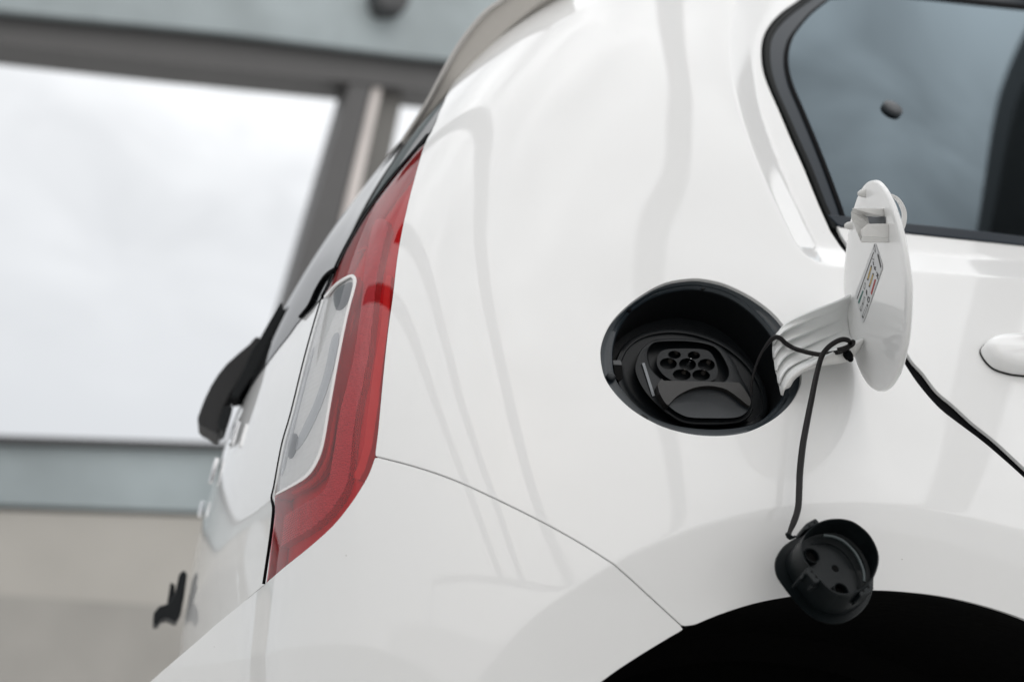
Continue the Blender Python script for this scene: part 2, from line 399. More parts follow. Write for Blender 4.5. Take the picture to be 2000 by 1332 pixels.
def slab(name, pts, vec, m, parent, bev=0, kind=None, smooth=None):
    "prism: a 3-D outline pushed along vec"
    pts = np.asarray(pts, float); vec = np.asarray(vec, float); n = len(pts)
    V = list(pts)+list(pts+vec); F = [tuple(range(n)), tuple(range(2*n-1, n-1, -1))]+[(i, i+n, (i+1) % n+n, (i+1) % n) for i in range(n)]
    o = mesh(name, V, F, m, parent, smooth=bool(smooth), sharp=smooth, kind=kind); fixn(o)
    if bev: bevel(o, bev)
    return o
def loft(name, rows, m, parent, closed=True, cap0=False, cap1=False, smooth=50, kind=None):
    n = len(rows[0]); V = [p for r in rows for p in r]; F = []
    assert all(len(r) == n for r in rows), name
    for k in range(len(rows)-1):
        for i in range(n if closed else n-1):
            j = (i+1) % n; F.append((k*n+i, k*n+j, (k+1)*n+j, (k+1)*n+i))
    if cap0: F.append(tuple(range(n)))
    if cap1: F.append(tuple((len(rows)-1)*n+i for i in range(n)))
    o = mesh(name, V, F, m, parent, smooth=bool(smooth), sharp=smooth, kind=kind); fixn(o); return o
def tube(name, pts, rad, m, parent, n=14, flat=1., caps=True):
    pts = np.asarray(pts, float); k = len(pts); rad = np.broadcast_to(rad, (k,))
    T = np.gradient(pts, axis=0); T /= np.linalg.norm(T, axis=1, keepdims=True)
    a = np.cross(T[0], D_); a /= np.linalg.norm(a); rows = []
    for i in range(k):
        a = a-(a @ T[i])*T[i]; a /= np.linalg.norm(a); b = np.cross(T[i], a)
        rows.append([pts[i]+rad[i]*(math.cos(t)*a+flat*math.sin(t)*b) for t in np.arange(n)*2*math.pi/n])
    return loft(name, rows, m, parent, cap0=caps, cap1=caps, smooth=60)

# ------------------------------------------------------------------ the setting
def box(name, c, sx, sy, sz, m, parent=None, rz=0, bev=0, kind=None):
    h = np.array([sx, sy, sz])/2; V = [np.array([x, y, z])*h for x in (-1, 1) for y in (-1, 1) for z in (-1, 1)]
    R = np.array([[math.cos(rz), -math.sin(rz), 0], [math.sin(rz), math.cos(rz), 0], [0, 0, 1]])
    V = [R @ v+np.array(c) for v in V]
    F = [(0, 1, 3, 2), (4, 6, 7, 5), (0, 4, 5, 1), (2, 3, 7, 6), (0, 2, 6, 4), (1, 5, 7, 3)]
    o = mesh(name, V, F, m, parent, kind=kind); fixn(o)
    if bev: bevel(o, bev)
    return o
ASPH = mat('pale_concrete_paving', (.52, .515, .50), .9, var=.25, var_scale=25, bump=(120, .5, .01))
mesh('ground', [(-400, -400, 0), (400, -400, 0), (400, 400, 0), (-400, 400, 0)], [(0, 1, 2, 3)], ASPH, kind='structure')
CONC = mat('beige_concrete', (.48, .46, .425), .85, var=.14, var_scale=2.2, bump=(60, .3, .004))
CONCD = mat('darker_concrete_base', (.40, .385, .36), .9, var=.2, var_scale=3, bump=(60, .3, .004))  # darker concrete for the lower band of the wall
BLUEG = mat('blue_grey_cladding', (.35, .40, .415), .5, var=.38, var_scale=2.2, rvar=.1)
STEEL = mat('dark_grey_steel', (.10, .098, .098), .5, var=.12, var_scale=3, bump=(40, .2, .003))
STEELB = mat('brown_grey_steel', (.165, .16, .15), .6, var=.12, var_scale=3)
PALES = mat('lit_steel_edge', (.78, .72, .69), .5, var=.1)  # lit edge of the column, its brightness put into the colour
LINEC = mat('dark_flashing', (.06, .06, .062), .5)

# far frame of the building: measured lines laid on an upright plane some seven metres off
BN = np.array([math.sin(math.radians(14)), -math.cos(math.radians(14)), 0.]); BN2 = BN
BO = CAM+np.array([0, 6.6, 0.])
BT = np.array([math.cos(math.radians(14)), math.sin(math.radians(14)), 0.])
def wallpts(px, back=0.): return pp(px, BO-BN*back, BN)
frame = empty('steel_portal_frame', tuple(wallpts([(640, 1100)])[0]*np.array([1, 1, 0])), 'dark grey steel frame with blue-grey fascia over a blurred open bay behind the car', 'steel frame')
def bslab(name, px, back, depth, m, parent, bev=0): return slab(name, wallpts(px, back), -BN*depth, m, parent, bev)
bslab('fascia', [(-900, -430), (1900, -160), (1900, 205), (820, 107), (430, 58), (0, 17), (-900, -90)], -.06, .3, BLUEG, frame)
bslab('fascia_flashing', [(-900, -93), (0, 14), (430, 54), (820, 103), (1900, 203), (1900, 212), (820, 111), (430, 62), (0, 20), (-900, -86)], -.075, .03, BLUEG, frame)
bslab('beam', [(-900, -90), (0, 20), (430, 62), (820, 111), (1900, 212), (1900, 290), (830, 176), (680, 160), (340, 124), (0, 84), (-900, -20)], .0, .22, STEEL, frame)
bslab('post', [(684, 161), (727, 166), (548, 900), (470, 900)], .01, .18, STEEL, frame)
bslab('post_lit_edge', [(730, 168), (746, 170), (586, 900), (552, 900)], .03, .02, PALES, frame)
bslab('post_web', [(727, 166), (790, 173), (640, 900), (545, 900)], .09, .10, STEELB, frame)
bslab('drain_box', [(735, -30), (805, -30), (798, 10), (780, 16), (752, 14), (742, 4)], -.2, .13, LINEC, frame)
FAC = mat('facade_render', (.50, .48, .46), .8, var=.1, var_scale=.6)
box('building_facade', (2, -14.5, 1.7), 46, 1, 3.4, FAC, kind='structure')
wall = empty('parapet_wall', tuple(wallpts([(200, 1100)])[0]*np.array([1, 1, 0])), 'low beige concrete wall with blue-grey coping band, blurred behind the rear of the car', 'wall')
WO = BO-BN*(-.35)
def w2(px, back=0.): return pp(px, WO-BN*back, BN)
def wslab(name, px, back, depth, m, par): return slab(name, w2(px, back), -BN*depth, m, par)
wslab('coping_cap', [(-900, 826), (0, 850), (430, 864), (1500, 900), (1500, 912), (430, 876), (0, 864), (-900, 838)], -.06, .5, LINEC, wall)
wslab('coping_band', [(-900, 838), (0, 864), (430, 876), (1500, 912), (1500, 1040), (430, 1000), (0, 985), (-900, 960)], -.02, .4, BLUEG, wall)
wslab('coping_shadow_gap', [(-900, 960), (0, 985), (430, 1000), (1500, 1040), (1500, 1050), (430, 1009), (0, 995), (-900, 969)], .03, .3, LINEC, wall)
_t1 = w2([(-900, 969), (430, 1009), (1500, 1050)], 0); _b1 = w2([(1500, 1290), (430, 1190), (-900, 1100)], .0)
slab('wall_panel', np.vstack([_t1, _b1]), -BN*.3, CONC, wall)
_b2 = _b1[::-1].copy(); _low = _b2.copy(); _low[:, 2] = 0
slab('wall_base', np.vstack([_b2, _low[::-1]])+BN*.003, -BN*.32, CONCD, wall)

# carport beams over the bay and the facade across the yard: the grey streaks mirrored in the paint
carport = empty('carport_frame', (1.4, -10.2, 0), 'open steel carport frame over the car, showing as grey streaks mirrored in its white paint', 'carport frame')
bd = np.array([.25, -.968, 0]); bw = np.array([.968, .25, 0])
for x0, y0, w_ in ((-.02, .5, .15), (1.90, .5, .28), (-1.95, 1.8, .16), (-2.8, .2, .16), (2.9, 1.0, .2), (-4.0, 1.0, .2)):
    a = np.array([x0, y0, 4.0]); a = a-bd*.9; L_ = (y0+9.6)/.968+.9
    slab('beam', [a-bw*w_/2, a+bw*w_/2, a+bw*w_/2+bd*L_, a-bw*w_/2+bd*L_], (0, 0, .16), STEEL, carport)
e0 = np.array([-4.4, -10.2, 3.84])
slab('edge_beam', [e0-bw*3.1, e0+bw*12.6, e0+bw*12.6+bd*.16, e0-bw*3.1+bd*.16], (0, 0, .155), STEEL, carport)
for k in (-3.0, 12.4):
    p_ = e0+bw*k; slab('post', [p_, p_+bw*.14, p_+bw*.14+bd*.14, p_+bd*.14], (0, 0, -3.84), STEEL, carport)
# ------------------------------------------------------------------ the car
car = empty('electric_car', (0.6, .8, 0), 'white electric hatchback with open charging flap on its rear side panel', 'car')

Bl_px = [(1680, -110), (1610, -45), (1559, 0), (1529, 21), (1505, 45), (1490, 72), (1485.6, 102), (1488.6, 135), (1499, 168), (1520, 216), (1544, 273), (1568, 327), (1598, 400), (1621, 452)]
gapL_px = [(1648, 489), (1665, 520), (1700, 588), (1740, 662), (1772, 719.6), (1800, 759), (1835, 798), (1874, 828.5), (1926, 868), (2000, 933), (2080, 1010), (2160, 1090)]
arch_px = [(1171, 1332), (1232, 1289), (1302, 1246), (1337, 1227), (1400, 1200), (1471, 1177), (1542, 1163), (1620, 1154), (1705, 1150.6), (1790, 1156), (1861, 1166.5), (1931.5, 1184), (1999, 1207), (2080, 1243), (2160, 1290)]
gap_px = [(736, 892), (760, 897.5), (800, 908), (850, 923.5), (900, 942.5), (960, 970), (1020, 999), (1080, 1030), (1140, 1064), (1192, 1097), (1205, 1107), (1240, 1138), (1290, 1184), (1334, 1224)]
lampR_px = [(835, 271), (827, 291), (816, 329), (800, 389), (786, 451), (776, 510), (768, 580), (758, 653), (748, 750), (740, 837), (733.5, 889)]
edge_px = [(907, 126), (886, 162), (868, 200), (852, 238), (843, 258)]
flap_px = [(1351, 543), (1300, 551), (1254, 574), (1214, 605.5), (1188, 637), (1174, 671), (1172, 700), (1180, 737), (1200, 768), (1225.6, 794), (1254, 814), (1294, 834), (1340, 847), (1382, 852), (1425, 851), (1468, 842), (1511, 820), (1541, 794), (1560, 765), (1567, 737), (1562, 700), (1549, 662), (1531, 634), (1505, 605.5), (1465, 577), (1419.5, 555), (1385, 546)]
flap_loop = cat(flap_px, 4, True)
flap_sz = inv(flap_loop)
sz_edge = inv(edge_px); sz_lr = inv(cat(lampR_px, 3)); sz_gap = inv(cat(gap_px, 3)); sz_arch = inv(cat(arch_px, 3)); sz_gl = inv(cat(gapL_px, 3)); sz_B = inv(cat(Bl_px, 3))
sz_archq = inv(cat(arch_px[3:], 3)); sz_archb = inv(cat([(1000, 1500), (1080, 1410)]+arch_px[:3]+[(1332, 1229)], 3))
GAPW = .0014
top_edge = np.array([sz_edge[0]+(.0, .06), (sz_edge[0, 0]+.0, 1.6), (sz_edge[0, 0]-.1, 1.8), (.1, 1.98), (sz_B[0, 0]+.02, 1.98)])
qp = np.vstack([top_edge[::-1], sz_edge, sz_lr, sz_gap+(0, GAPW), sz_archq[1:], [(sz_archq[-1, 0]-.02, sz_archq[-1, 1]+.05)], sz_gl[::-1], sz_B[::-1]])
quarter = panel('quarter_panel', qp, PAINT, car, holes=[flap_sz], step=.007, bstep=.004, flange=.005)
# bumper skin
lampB_px = [(733.5, 893), (721, 927), (702.5, 959), (681.6, 989.7), (649, 1029), (602, 1071), (558, 1106), (518.6, 1139.8)]
sz_lb = inv(cat(lampB_px, 3))
bT_px = [(513, 1146), (470, 1183), (430, 1217), (392, 1250), (372, 1275)]
def boff(pt):   # bumper stands proud of the tailgate low down
    return .06*sst((pt[..., 0]-.47)/.40)
def on_line(line, off, s0, s1, n=24):
    "surface points whose picture falls on a measured line, searched along s"
    line = np.array(line, float); o = np.argsort(line[:, 0]); line = line[o]; f = POFF(off); S_ = np.linspace(s0, s1, n); out = []
    for sv in S_:
        a, b = .30, 1.1
        for _ in range(40):
            m_ = (a+b)/2; q = project(f(np.array([sv]), np.array([m_])))[0]
            ly = np.interp(q[0], line[:, 0], line[:, 1])
            if q[1] > ly: a = m_
            else: b = m_
        out.append((sv, (a+b)/2))
    return np.array(out)
ledge_px = [(560, 1106), (513, 1146), (474, 1177), (422, 1219), (390, 1248), (341, 1290), (292, 1333), (240, 1380), (100, 1500)]
_q = sz_lb[-1, 0]+.004
sz_bt = on_line(ledge_px, boff, _q, 1.2)
blow = np.vstack([[(1.25, sz_bt[-1, 1])], sz_bt[::-1], sz_lb[::-1], (sz_gap-(0, GAPW))[1:], sz_archb[::-1], [(.28, .30), (1.25, .30)]])
bumper = panel('rear_bumper', blow, PAINT, car, off=boff, step=.008, bstep=.004, flange=.05)

# tail lamp ----------------------------------------------------------------
lampTL_px = [(632, 577), (643, 561.6), (659.5, 526.5), (676, 491), (703, 443), (730, 402), (762, 359), (805, 307.6), (834, 272)]
lampL_px = [(520, 1139), (523, 1122), (530, 1059.5), (536, 1013), (537, 989.7), (534, 972), (539, 950), (546.6, 908), (556, 861), (572, 806.5), (597, 704.5), (618, 628), (632, 579)]
lamp_loop = np.vstack([cat(lampL_px, 2)[:-1], cat(lampTL_px, 2)[:-1], cat(lampR_px, 2)[1:-1], cat(lampB_px, 2)[:-1]])
clear_px = [(540, 960), (546.6, 908), (556, 861), (572, 806.5), (597, 704.5), (618, 628), (632, 580), (655, 556), (681.5, 540), (690, 541), (691, 556), (676.4, 612.6), (658.6, 699.4), (640.7, 796), (628, 867.7), (615, 903.5), (597, 927), (570, 945)]
lamp = empty('tail_lamp', tuple(PD(np.array([.33]), np.array([.8]))[0]), '', ''); del lamp['label'], lamp['category']; lamp.parent = car
lamp.matrix_parent_inverse = car.matrix_world.inverted(); bpy.context.view_layer.update()
clear_sz = inv(cat(clear_px, 2, True), -.001)
clear_side = cat([(541, 966), (570, 948), (597, 930), (616.5, 905), (630, 868), (642.5, 796.5), (660.5, 700), (678, 613), (693, 557), (692, 540), (682, 537.5), (655, 553), (634, 575)], 3)
red_loop = np.vstack([cat(lampL_px[:5]+[(536, 972)], 2), clear_side, cat(lampTL_px[1:], 2)[:-1], cat(lampR_px, 2)[1:-1], cat(lampB_px, 2)[:-1]])
panel('red_lens', inv(red_loop, -.0005), LENS_R, lamp, off=-.0005, step=.007, bstep=.004, flange=.002, rnd=.0006)
panel('clear_lens', clear_sz, LENS_C, lamp, off=-.0012, step=.007, bstep=.004, flange=0)
panel('reflector_bowl', inv(red_loop, -.0008), HOUSING, lamp, off=-.019, step=.01, bstep=.005, flange=-.0175, rnd=-.0012)
panel('clear_chamber', clear_sz, SILVER, lamp, off=-.0035, step=.007, bstep=.004, flange=-.0015, rnd=-.0010)
prR = [(757, 445), (750, 470), (740.5, 513), (732, 563), (720, 684), (699, 786), (688, 852), (684, 901), (677, 938), (663, 971), (639.7, 1001), (609, 1029), (570, 1052), (540, 1071)]
prL = [(544, 1015), (570, 999), (600, 980), (621, 968.7), (637, 950), (644, 929), (653.5, 873), (666, 796), (689, 709.6), (704.5, 607.5), (711, 537), (719, 483), (729, 438), (740, 427), (752, 430)]
panel('prism_band', inv(np.vstack([cat(prR, 2), cat(prL, 2)]), -.010), PRISM, lamp, off=-.010, step=.008, bstep=.004, flange=.012)
bar = [(755, 538), (764, 538), (759, 600), (755, 648), (738, 786), (726, 868), (712, 915), (700, 938), (690, 930), (702, 905), (712, 868), (722, 786), (743, 648), (748, 600)]
panel('light_guide', inv(bar, -.007), BARM, lamp, off=-.007, step=.01, bstep=.004, flange=.012)
rim_o = cat([(632, 579), (655, 553), (682, 537), (693, 540), (694, 557), (679, 613), (661, 700), (643.5, 797), (631, 869), (617.5, 906), (599, 931), (570, 949.5), (537, 967)], 3)
rim_i = cat([(540, 962), (569, 945.5), (596, 927), (613.5, 902), (627, 867), (639.5, 796), (657, 699), (675, 612), (689.5, 556), (687, 542.5), (681, 541.5), (656, 557), (635, 580)], 3)
RIM = mat('white_lens_rim', (.82, .80, .79), .15)
panel('lens_rim', inv(np.vstack([rim_o, rim_i]), .0003), RIM, lamp, off=.0003, step=.02, bstep=.003, flange=.002, rnd=.0004)
ring = cat([(719, 483), (706, 487), (690, 500), (672, 520)], 4); 
tube('reflector_rib', POFF(-.012)(*inv(ring, -.012).T), .0012, HOUSING, lamp)
redl = cat([(700, 545), (690, 612), (671, 700), (655, 796), (645, 870), (633, 910), (610, 940), (575, 960)], 4)
tube('inner_light_tube', POFF(-.009)(*inv(redl, -.009).T), .003, BARM, lamp)
fin = mat('lamp_inner_grey', (.26, .27, .29), .3); fin2 = mat('lamp_inner_silver', (.72, .74, .77), .2, coat=.5)
for nm_, c__, m__ in (('bulb_shade', [(652, 572), (672, 556), (687, 552), (684, 576), (672, 600), (656, 604)], fin), ('reflector_facet', [(648, 660), (662, 655), (650, 720), (628, 790), (600, 850), (578, 880), (584, 850), (612, 790), (634, 725)], fin2), ('bulb_shade', [(566, 858), (576, 846), (582, 862), (572, 892), (562, 890)], fin), ('reflector_facet', [(604, 700), (611, 690), (580, 812), (556, 912), (549, 925), (560, 868)], fin2)):
    panel(nm_, inv(cat(c__, 3, True), -.0028), m__, lamp, off=-.0028, step=.01, bstep=.003, flange=.0005, rnd=.0002)
lamp_cavity = panel('lamp_cavity', inv(lamp_loop, -.03), DARK, lamp, off=-.03, step=.03, bstep=.01, flange=0)

# tailgate -----------------------------------------------------------------
hgap_px = [(512, 1140), (518, 1100), (525, 1050), (530, 1010), (531, 990), (527.5, 972), (533, 945), (541, 905), (550, 860), (566, 806), (591, 704), (612, 628), (626, 582)]
sz_hg = inv(cat(hgap_px, 2)); hb_px = [(508, 1146), (466, 1179), (426, 1213), (388, 1246), (368, 1271)]
gl_px = [(584, 622), (577, 628)]
sz_ht = inv([(620, 586), (602, 607), (586, 621), (576, 632), (560, 655)])
def hoff(pt):
    d = pdist(pt.reshape(-1, 2), E_sz).reshape(pt.shape[:-1]); below = np.interp(pt[..., 0], E_sz[:, 0], E_sz[:, 1]) > pt[..., 1]
    return -.003-.16*softramp(np.where(below, d, -d), .006)
sz_hb = on_line([(x-3, y-3) for x, y in ledge_px], hoff, sz_hg[0, 0]+.002, 1.25)-np.array([0, .012])*np.linspace(0, 1, 24)[:, None]
hatch_loop = np.vstack([sz_hb[::-1], sz_hg, sz_ht, [(sz_ht[-1, 0]+.1, sz_ht[-1, 1]-.012), (1.3, sz_ht[-1, 1]-.012), (1.3, sz_hb[-1, 1])]])
hatch = empty('tailgate', tuple(P0(.8, .8)), '', ''); del hatch['label'], hatch['category']; hatch.parent = car; hatch.matrix_parent_inverse = car.matrix_world.inverted(); bpy.context.view_layer.update()
panel('tailgate_skin', hatch_loop, PAINT, hatch, off=hoff, step=.008, bstep=.005)
gg_px = [(902, 128), (880, 164), (862, 202), (846, 240), (836, 258), (800, 300), (756, 352), (724, 396), (697, 438), (670, 486), (653, 522), (638, 556), (627, 573)]
sz_gg = inv(cat(gg_px, 2))
gl_loop = np.vstack([sz_gg, sz_ht+(0, .002), [(sz_ht[-1, 0]+.1, sz_ht[-1, 1]-.010), (1.3, sz_ht[-1, 1]-.01), (1.3, 1.42), (sz_gg[0, 0]+.03, 1.42), (sz_gg[0, 0], 1.38)]])
panel('rear_window', gl_loop, WINDOWR, hatch, off=-.002, step=.008, bstep=.005)
sl_ = cat([(515, 1140), (521, 1100), (528, 1052), (533, 1010), (534, 990), (531, 972), (536, 950), (543.5, 908), (553, 861), (569, 806.5), (594, 704.5), (615, 628), (629.5, 580)], 3)
tube('lamp_gap_dark_line', POFF(-.0035)(*inv(sl_, -.0035).T), .0016, RUBBER, hatch, n=8)  # added black tube: stands in for the shade in the lamp gap
tg_ = cat([(629.5, 580), (641, 558), (656, 523), (674, 486), (700, 440), (727, 399), (759, 355), (803, 303), (836, 264)], 3)
tube('lamp_gap_dark_line', POFF(-.003)(*inv(tg_, -.003).T), .0024, RUBBER, hatch, n=8)  # same black tube, darkening the gap above the lamp
ct_ = cat([(656, 524), (636, 538), (618, 566), (604, 596), (586, 619)], 4)
tube('window_corner_trim', POFF(.0)(*inv(ct_, .0).T), .0022, RUBBER, hatch, n=8)
# letters of the badge: seen edge-on
for k, (px, hh, ww) in enumerate((((463, 848), .030, .010), ((424, 912), .022, .012), ((419, 932), .018, .010), ((399, 985), .020, .012))):
    q = inv([px])[0]; o_ = PD(q[:1], q[1:])[0]; n_ = nrm(P0, q[:1], q[1:])[0]*SGN
    t_ = np.cross(n_, [0, 0, 1]); t_ /= np.linalg.norm(t_); v_ = np.cross(t_, n_)
    pts = [o_+n_*.0*0+v_*a*hh/2+t_*b*ww/2 for a, b in ((-1, -1), (1, -1), (1, 1), (.4, 1.3), (-.4, 1.3), (-1, 1))]
    slab('badge_letter', pts, n_*.006, CHROME, hatch, bev=.0008)
# wiper
wd = 1.88
wip = empty('rear_wiper', tuple(dep([(470, 760)], wd)[0]), '', ''); del wip['label'], wip['category']; wip.parent = car; wip.matrix_parent_inverse = car.matrix_world.inverted(); bpy.context.view_layer.update()
arm = [(547, 589), (551, 592), (553, 602), (561, 608), (568, 605), (572, 601), (573, 605), (570, 617), (559, 628), (543, 648), (532, 665), (528, 684), (510, 714), (490, 740), (469, 773), (451, 776), (456, 761), (475, 722), (490, 686), (508, 659), (535, 611)]
slab('wiper_arm', dep(arm, wd), np.array([.004, .035, 0]), BLACK, wip, bev=.002)
cov = cat([(499, 657), (509, 663), (490, 704), (462, 752), (444, 782), (432, 812), (426, 845), (405, 836), (386, 824), (391, 800), (412, 752), (442, 710), (487, 671)], 2, True)
slab('wiper_cover', dep(cov, wd+.02), np.array([.004, .045, 0]), mat('wiper_charcoal', (.028, .028, .03), .5), wip, bev=.003)
slab('wiper_pivot', dep([(437, 792), (456, 793), (442, 838), (430, 842), (426, 826)], wd+.01), np.array([0, .04, 0]), BLACK, wip, bev=.002)
# handle with plate lamps under the tailgate edge
hk = np.array([(299, 1219), (300, 1196), (311, 1183), (330, 1177), (341, 1160), (350, 1120), (359, 1112), (366, 1120), (360, 1165), (354, 1195), (344, 1214), (326, 1206), (315, 1208), (308, 1219)])
slab('plate_lamp', dep(hk, 1.95), np.array([0, .03, 0]), BLACK, hatch, bev=.002)
slab('plate_lamp', dep([(333, 1136), (342, 1140), (341, 1180), (326, 1180)], 1.97), np.array([0, .03, 0]), BLACK, hatch, bev=.002)

# door ---------------------------------------------------------------------
door = empty('rear_door', tuple(P0(-.6, .8)), '', ''); del door['label'], door['category']; door.parent = car; door.matrix_parent_inverse = car.matrix_world.inverted(); bpy.context.view_layer.update()
gapR_px = [(1636, 443), (1650, 468), (1674, 503), (1712, 567), (1752, 642), (1778, 698), (1804.5, 728), (1831, 763), (1865, 791.5), (1900, 824), (1944, 859), (2000, 911), (2080, 986), (2160, 1064), (2240, 1145)]
sz_gr = inv(cat(gapR_px, 3)); sill_px = [(1640, 441), (1700, 446), (1767, 453), (1868, 464), (2000, 478), (2150, 495)]
sz_sl = inv(cat(sill_px, 2))
door_loop = np.vstack([sz_sl, [(-.95, sz_sl[-1, 1]+.0), (-.95, .45), (sz_gr[-1, 0]-.05, .45)], sz_gr[::-1]])
panel('door_skin', door_loop, PAINT, door, step=.008, bstep=.004, flange=.004)
sill2 = [(1619, 420), (1700, 429), (1767, 437), (1868, 447), (2000, 463), (2150, 480)]
s1 = inv(cat(sill2, 2), .002); s2 = inv(cat(sill_px, 2)[::-1]+np.array([0, -1.0]), .002)
sealb = GREYB
panel('window_sill_seal', np.vstack([s1, s2]), sealb, door, off=.002, step=.01, bstep=.005, flange=.01, rnd=.002)
L1_px = [(1690, -90), (1625, -30), (1580, 0), (1544, 27), (1520, 51), (1506.6, 75), (1503.6, 102), (1506.6, 135), (1517, 171), (1538, 219), (1562, 273), (1586, 327), (1614, 398), (1634, 440)]
L2_px = [(1715, -65), (1655, -28), (1616, 0), (1586, 24), (1562, 51), (1547, 75), (1539.6, 105), (1541, 135), (1550, 168), (1568, 210), (1592, 267), (1616, 327), (1643, 400), (1650, 422)]
L3_px = [(x-5.5+ (2 if y < 60 else 0), y+1.5) for x, y in L2_px]
def band(name, a, b, off, m, par, fl=.01, rnd=.001): return panel(name, np.vstack([inv(cat(a, 3), off), inv(cat(b, 3)[::-1], off)]), m, par, off=off, step=.01, bstep=.004, flange=fl, rnd=rnd)
Bm = [(x+2, y) for x, y in Bl_px]
Bq = [(x*.55+p*.45, y*.55+q*.45) for (x, y), (p, q) in zip(Bl_px, L1_px)]
band('window_seal', Bm[:], Bq, -.002, RUBBER, door, rnd=.0018)
band('window_seal', [(x+1.5, y) for x, y in Bq], [(x-1, y) for x, y in L1_px], .001, GLOSSB, door, rnd=.002)
band('window_frame', L1_px, [(x-1, y) for x, y in L3_px], -.001, GREYB, door, rnd=.001)
band('glass_seal', L3_px, L2_px, .001, RUBBER, door, rnd=.0012)
gt = [(1760, -8), (1829, -1), (1900, 7), (2000, 17.5), (2150, 34)]
glass_px = np.vstack([cat(L2_px[2:], 2), cat(sill2, 2)[2:], [(2150, 300)], cat(gt, 2)[::-1]])
panel('door_window', inv(glass_px, -.001), WINDOW, door, off=-.001, step=.012, bstep=.006, flange=.004, rnd=.0005)
band('window_top_seal', gt, [(x, y-9) for x, y in gt], .001, RUBBER, door, rnd=.002)
band('window_top_frame', [(x, y-10) for x, y in gt], [(x, y-50) for x, y in gt], .0, GREYB, door, rnd=.002)
panel('door_seal', np.vstack([inv(cat([(1618, 446)]+gapL_px, 3), -.007)-(-.004, 0), (inv(cat(gapR_px, 3), -.007)+(-.006, 0))[::-1]]), RUBBER, door, off=-.0052, step=.012, bstep=.006, flange=.01)
# round cap of the pop-out window fitting
q = inv([(1742, 214)])[0]; o_ = PD(q[:1], q[1:])[0]; n_ = nrm(P0, q[:1], q[1:])[0]*SGN; t_ = np.cross([0, 0, 1], n_); t_ /= np.linalg.norm(t_); v_ = np.cross(n_, t_)
rows = [[o_+n_*h+(t_*math.cos(a)+v_*math.sin(a))*r for a in np.arange(32)*math.pi/16] for r, h in ((.0142, -.001), (.0142, .0024), (.0136, .0040), (.0118, .0050), (.008, .0059), (.002, .0062))]
loft('window_latch_cap', rows, mat('latch_cap_plastic', (.035, .04, .045), .4), door, cap1=True, smooth=80)
# handle
hd_px = [(1926, 676), (1931, 664), (1944, 655.5), (1965, 652), (2000, 651), (2060, 654), (2150, 662), (2190, 690), (2160, 722), (2080, 728), (2000, 721), (1979, 717.5), (1953, 709), (1936, 694)]
hq = inv(cat(hd_px, 3, True), .012)
c_ = hq.mean(0)
def hf(k, off): 
    q = c_+(hq-c_)*k if np.isscalar(k) else hq
    return POFF(off)(q[:, 0], q[:, 1])
def shrink(loop, d):
    c = loop; t = np.roll(c, -1, 0)-np.roll(c, 1, 0); t /= np.linalg.norm(t, axis=1, keepdims=True); n = np.stack([-t[:, 1], t[:, 0]], 1)
    if inside((c+n*1e-4), c).mean() < .5: n = -n
    return c+n*d
rows = []
for d, h in ((0, .002), (0, .010), (.0008, .0135), (.003, .0165), (.007, .019), (.012, .0205)):
    l = shrink(hq, d); rows.append(POFF(h)(l[:, 0], l[:, 1]))
loft('door_handle', rows, PAINT, door, cap1=True, smooth=80)
dl = shrink(hq, -.0008)+(0, -.0007); panel('handle_shadow_sheet', dl, DARK, door, off=.0006, step=.02, bstep=.004, flange=0)  # flat dark sheet, painted shadow around and under the handle

# dark inner shell behind every gap, with the flap and arch left open -------------
arch_all = np.vstack([sz_archb[:-1], sz_archq, [(-.62, .3), (.2, .3)]])
inner_loop = np.array([(-1.0, .44), (-.60, .44), (-.57, .62), (-.42, .70), (-.2, .70), (-.02, .64), (.08, .55), (.15, .42), (.2, .3), (1.28, .3), (1.28, 1.45), (.5, 1.7), (.1, 1.92), (-1.0, 1.92)])
panel('inner_shell', inner_loop, DARK, car, holes=[shrink(flap_sz, -.012)], off=-.034, step=.03, bstep=.015, flange=0)
# roof and far side close the body
tp = np.linspace(-1.0, 1.28, 60); rv = P0(tp, np.full(60, 1.96)); far = rv.copy(); far[:, 1] = 2*YC-far[:, 1]
hi = P0(np.array([-.2]), np.array([1.52]))[0]
loft('roof_skin', [rv, rv*.97+np.array([.02, .024, .045]), (rv+far)/2*1.0+np.array([0, 0, .07]), far], PAINT, car, closed=False)
fs = [np.stack([tp*0+x, 0*tp, tp], 1) for x in ()]
zz = np.linspace(.3, 1.5, 12); rows = []
for z in zz:
    r = P0(np.linspace(-1.0, .2, 24), np.full(24, z)); r[:, 1] = 2*YC-r[:, 1]; rows.append(r)
loft('far_side_skin', rows, PAINT, car, closed=False)

# wheel arch ---------------------------------------------------------------
full_arch = np.vstack([sz_archb, sz_archq])
ap = PD(full_arch[:, 0], full_arch[:, 1])
# complete arch curve: continue as circle down both sides
ctr = np.array([.255, .335]) # x, z
A0 = POFF(-.0015)(full_arch[:, 0], full_arch[:, 1])
rows = []
for dy, g in ((0.0, 1.0), (.02, 1.012), (.08, 1.06), (.30, 1.06), (.32, .98)):
    r = A0.copy(); r[:, 1] += dy; r[:, 0] = ctr[0]+(r[:, 0]-ctr[0])*g; r[:, 2] = ctr[1]+(r[:, 2]-ctr[1])*g; rows.append(r)
arch = loft('wheel_arch_liner', rows, LINER, car, closed=False)
box('inner_wheel_housing', (.25, .42, .42), 1.0, .02, .8, LINER, car)
box('wheel_housing_end', (-.16, .22, .2), .02, .4, .5, LINER, car)
TY = mat('tyre_rubber', (.012, .012, .012), .8)
wheel = empty('rear_wheel', (.26, .16, .30), '', ''); del wheel['label'], wheel['category']; wheel.parent = car; wheel.matrix_parent_inverse = car.matrix_world.inverted(); bpy.context.view_layer.update()
th = np.arange(72)*2*math.pi/72
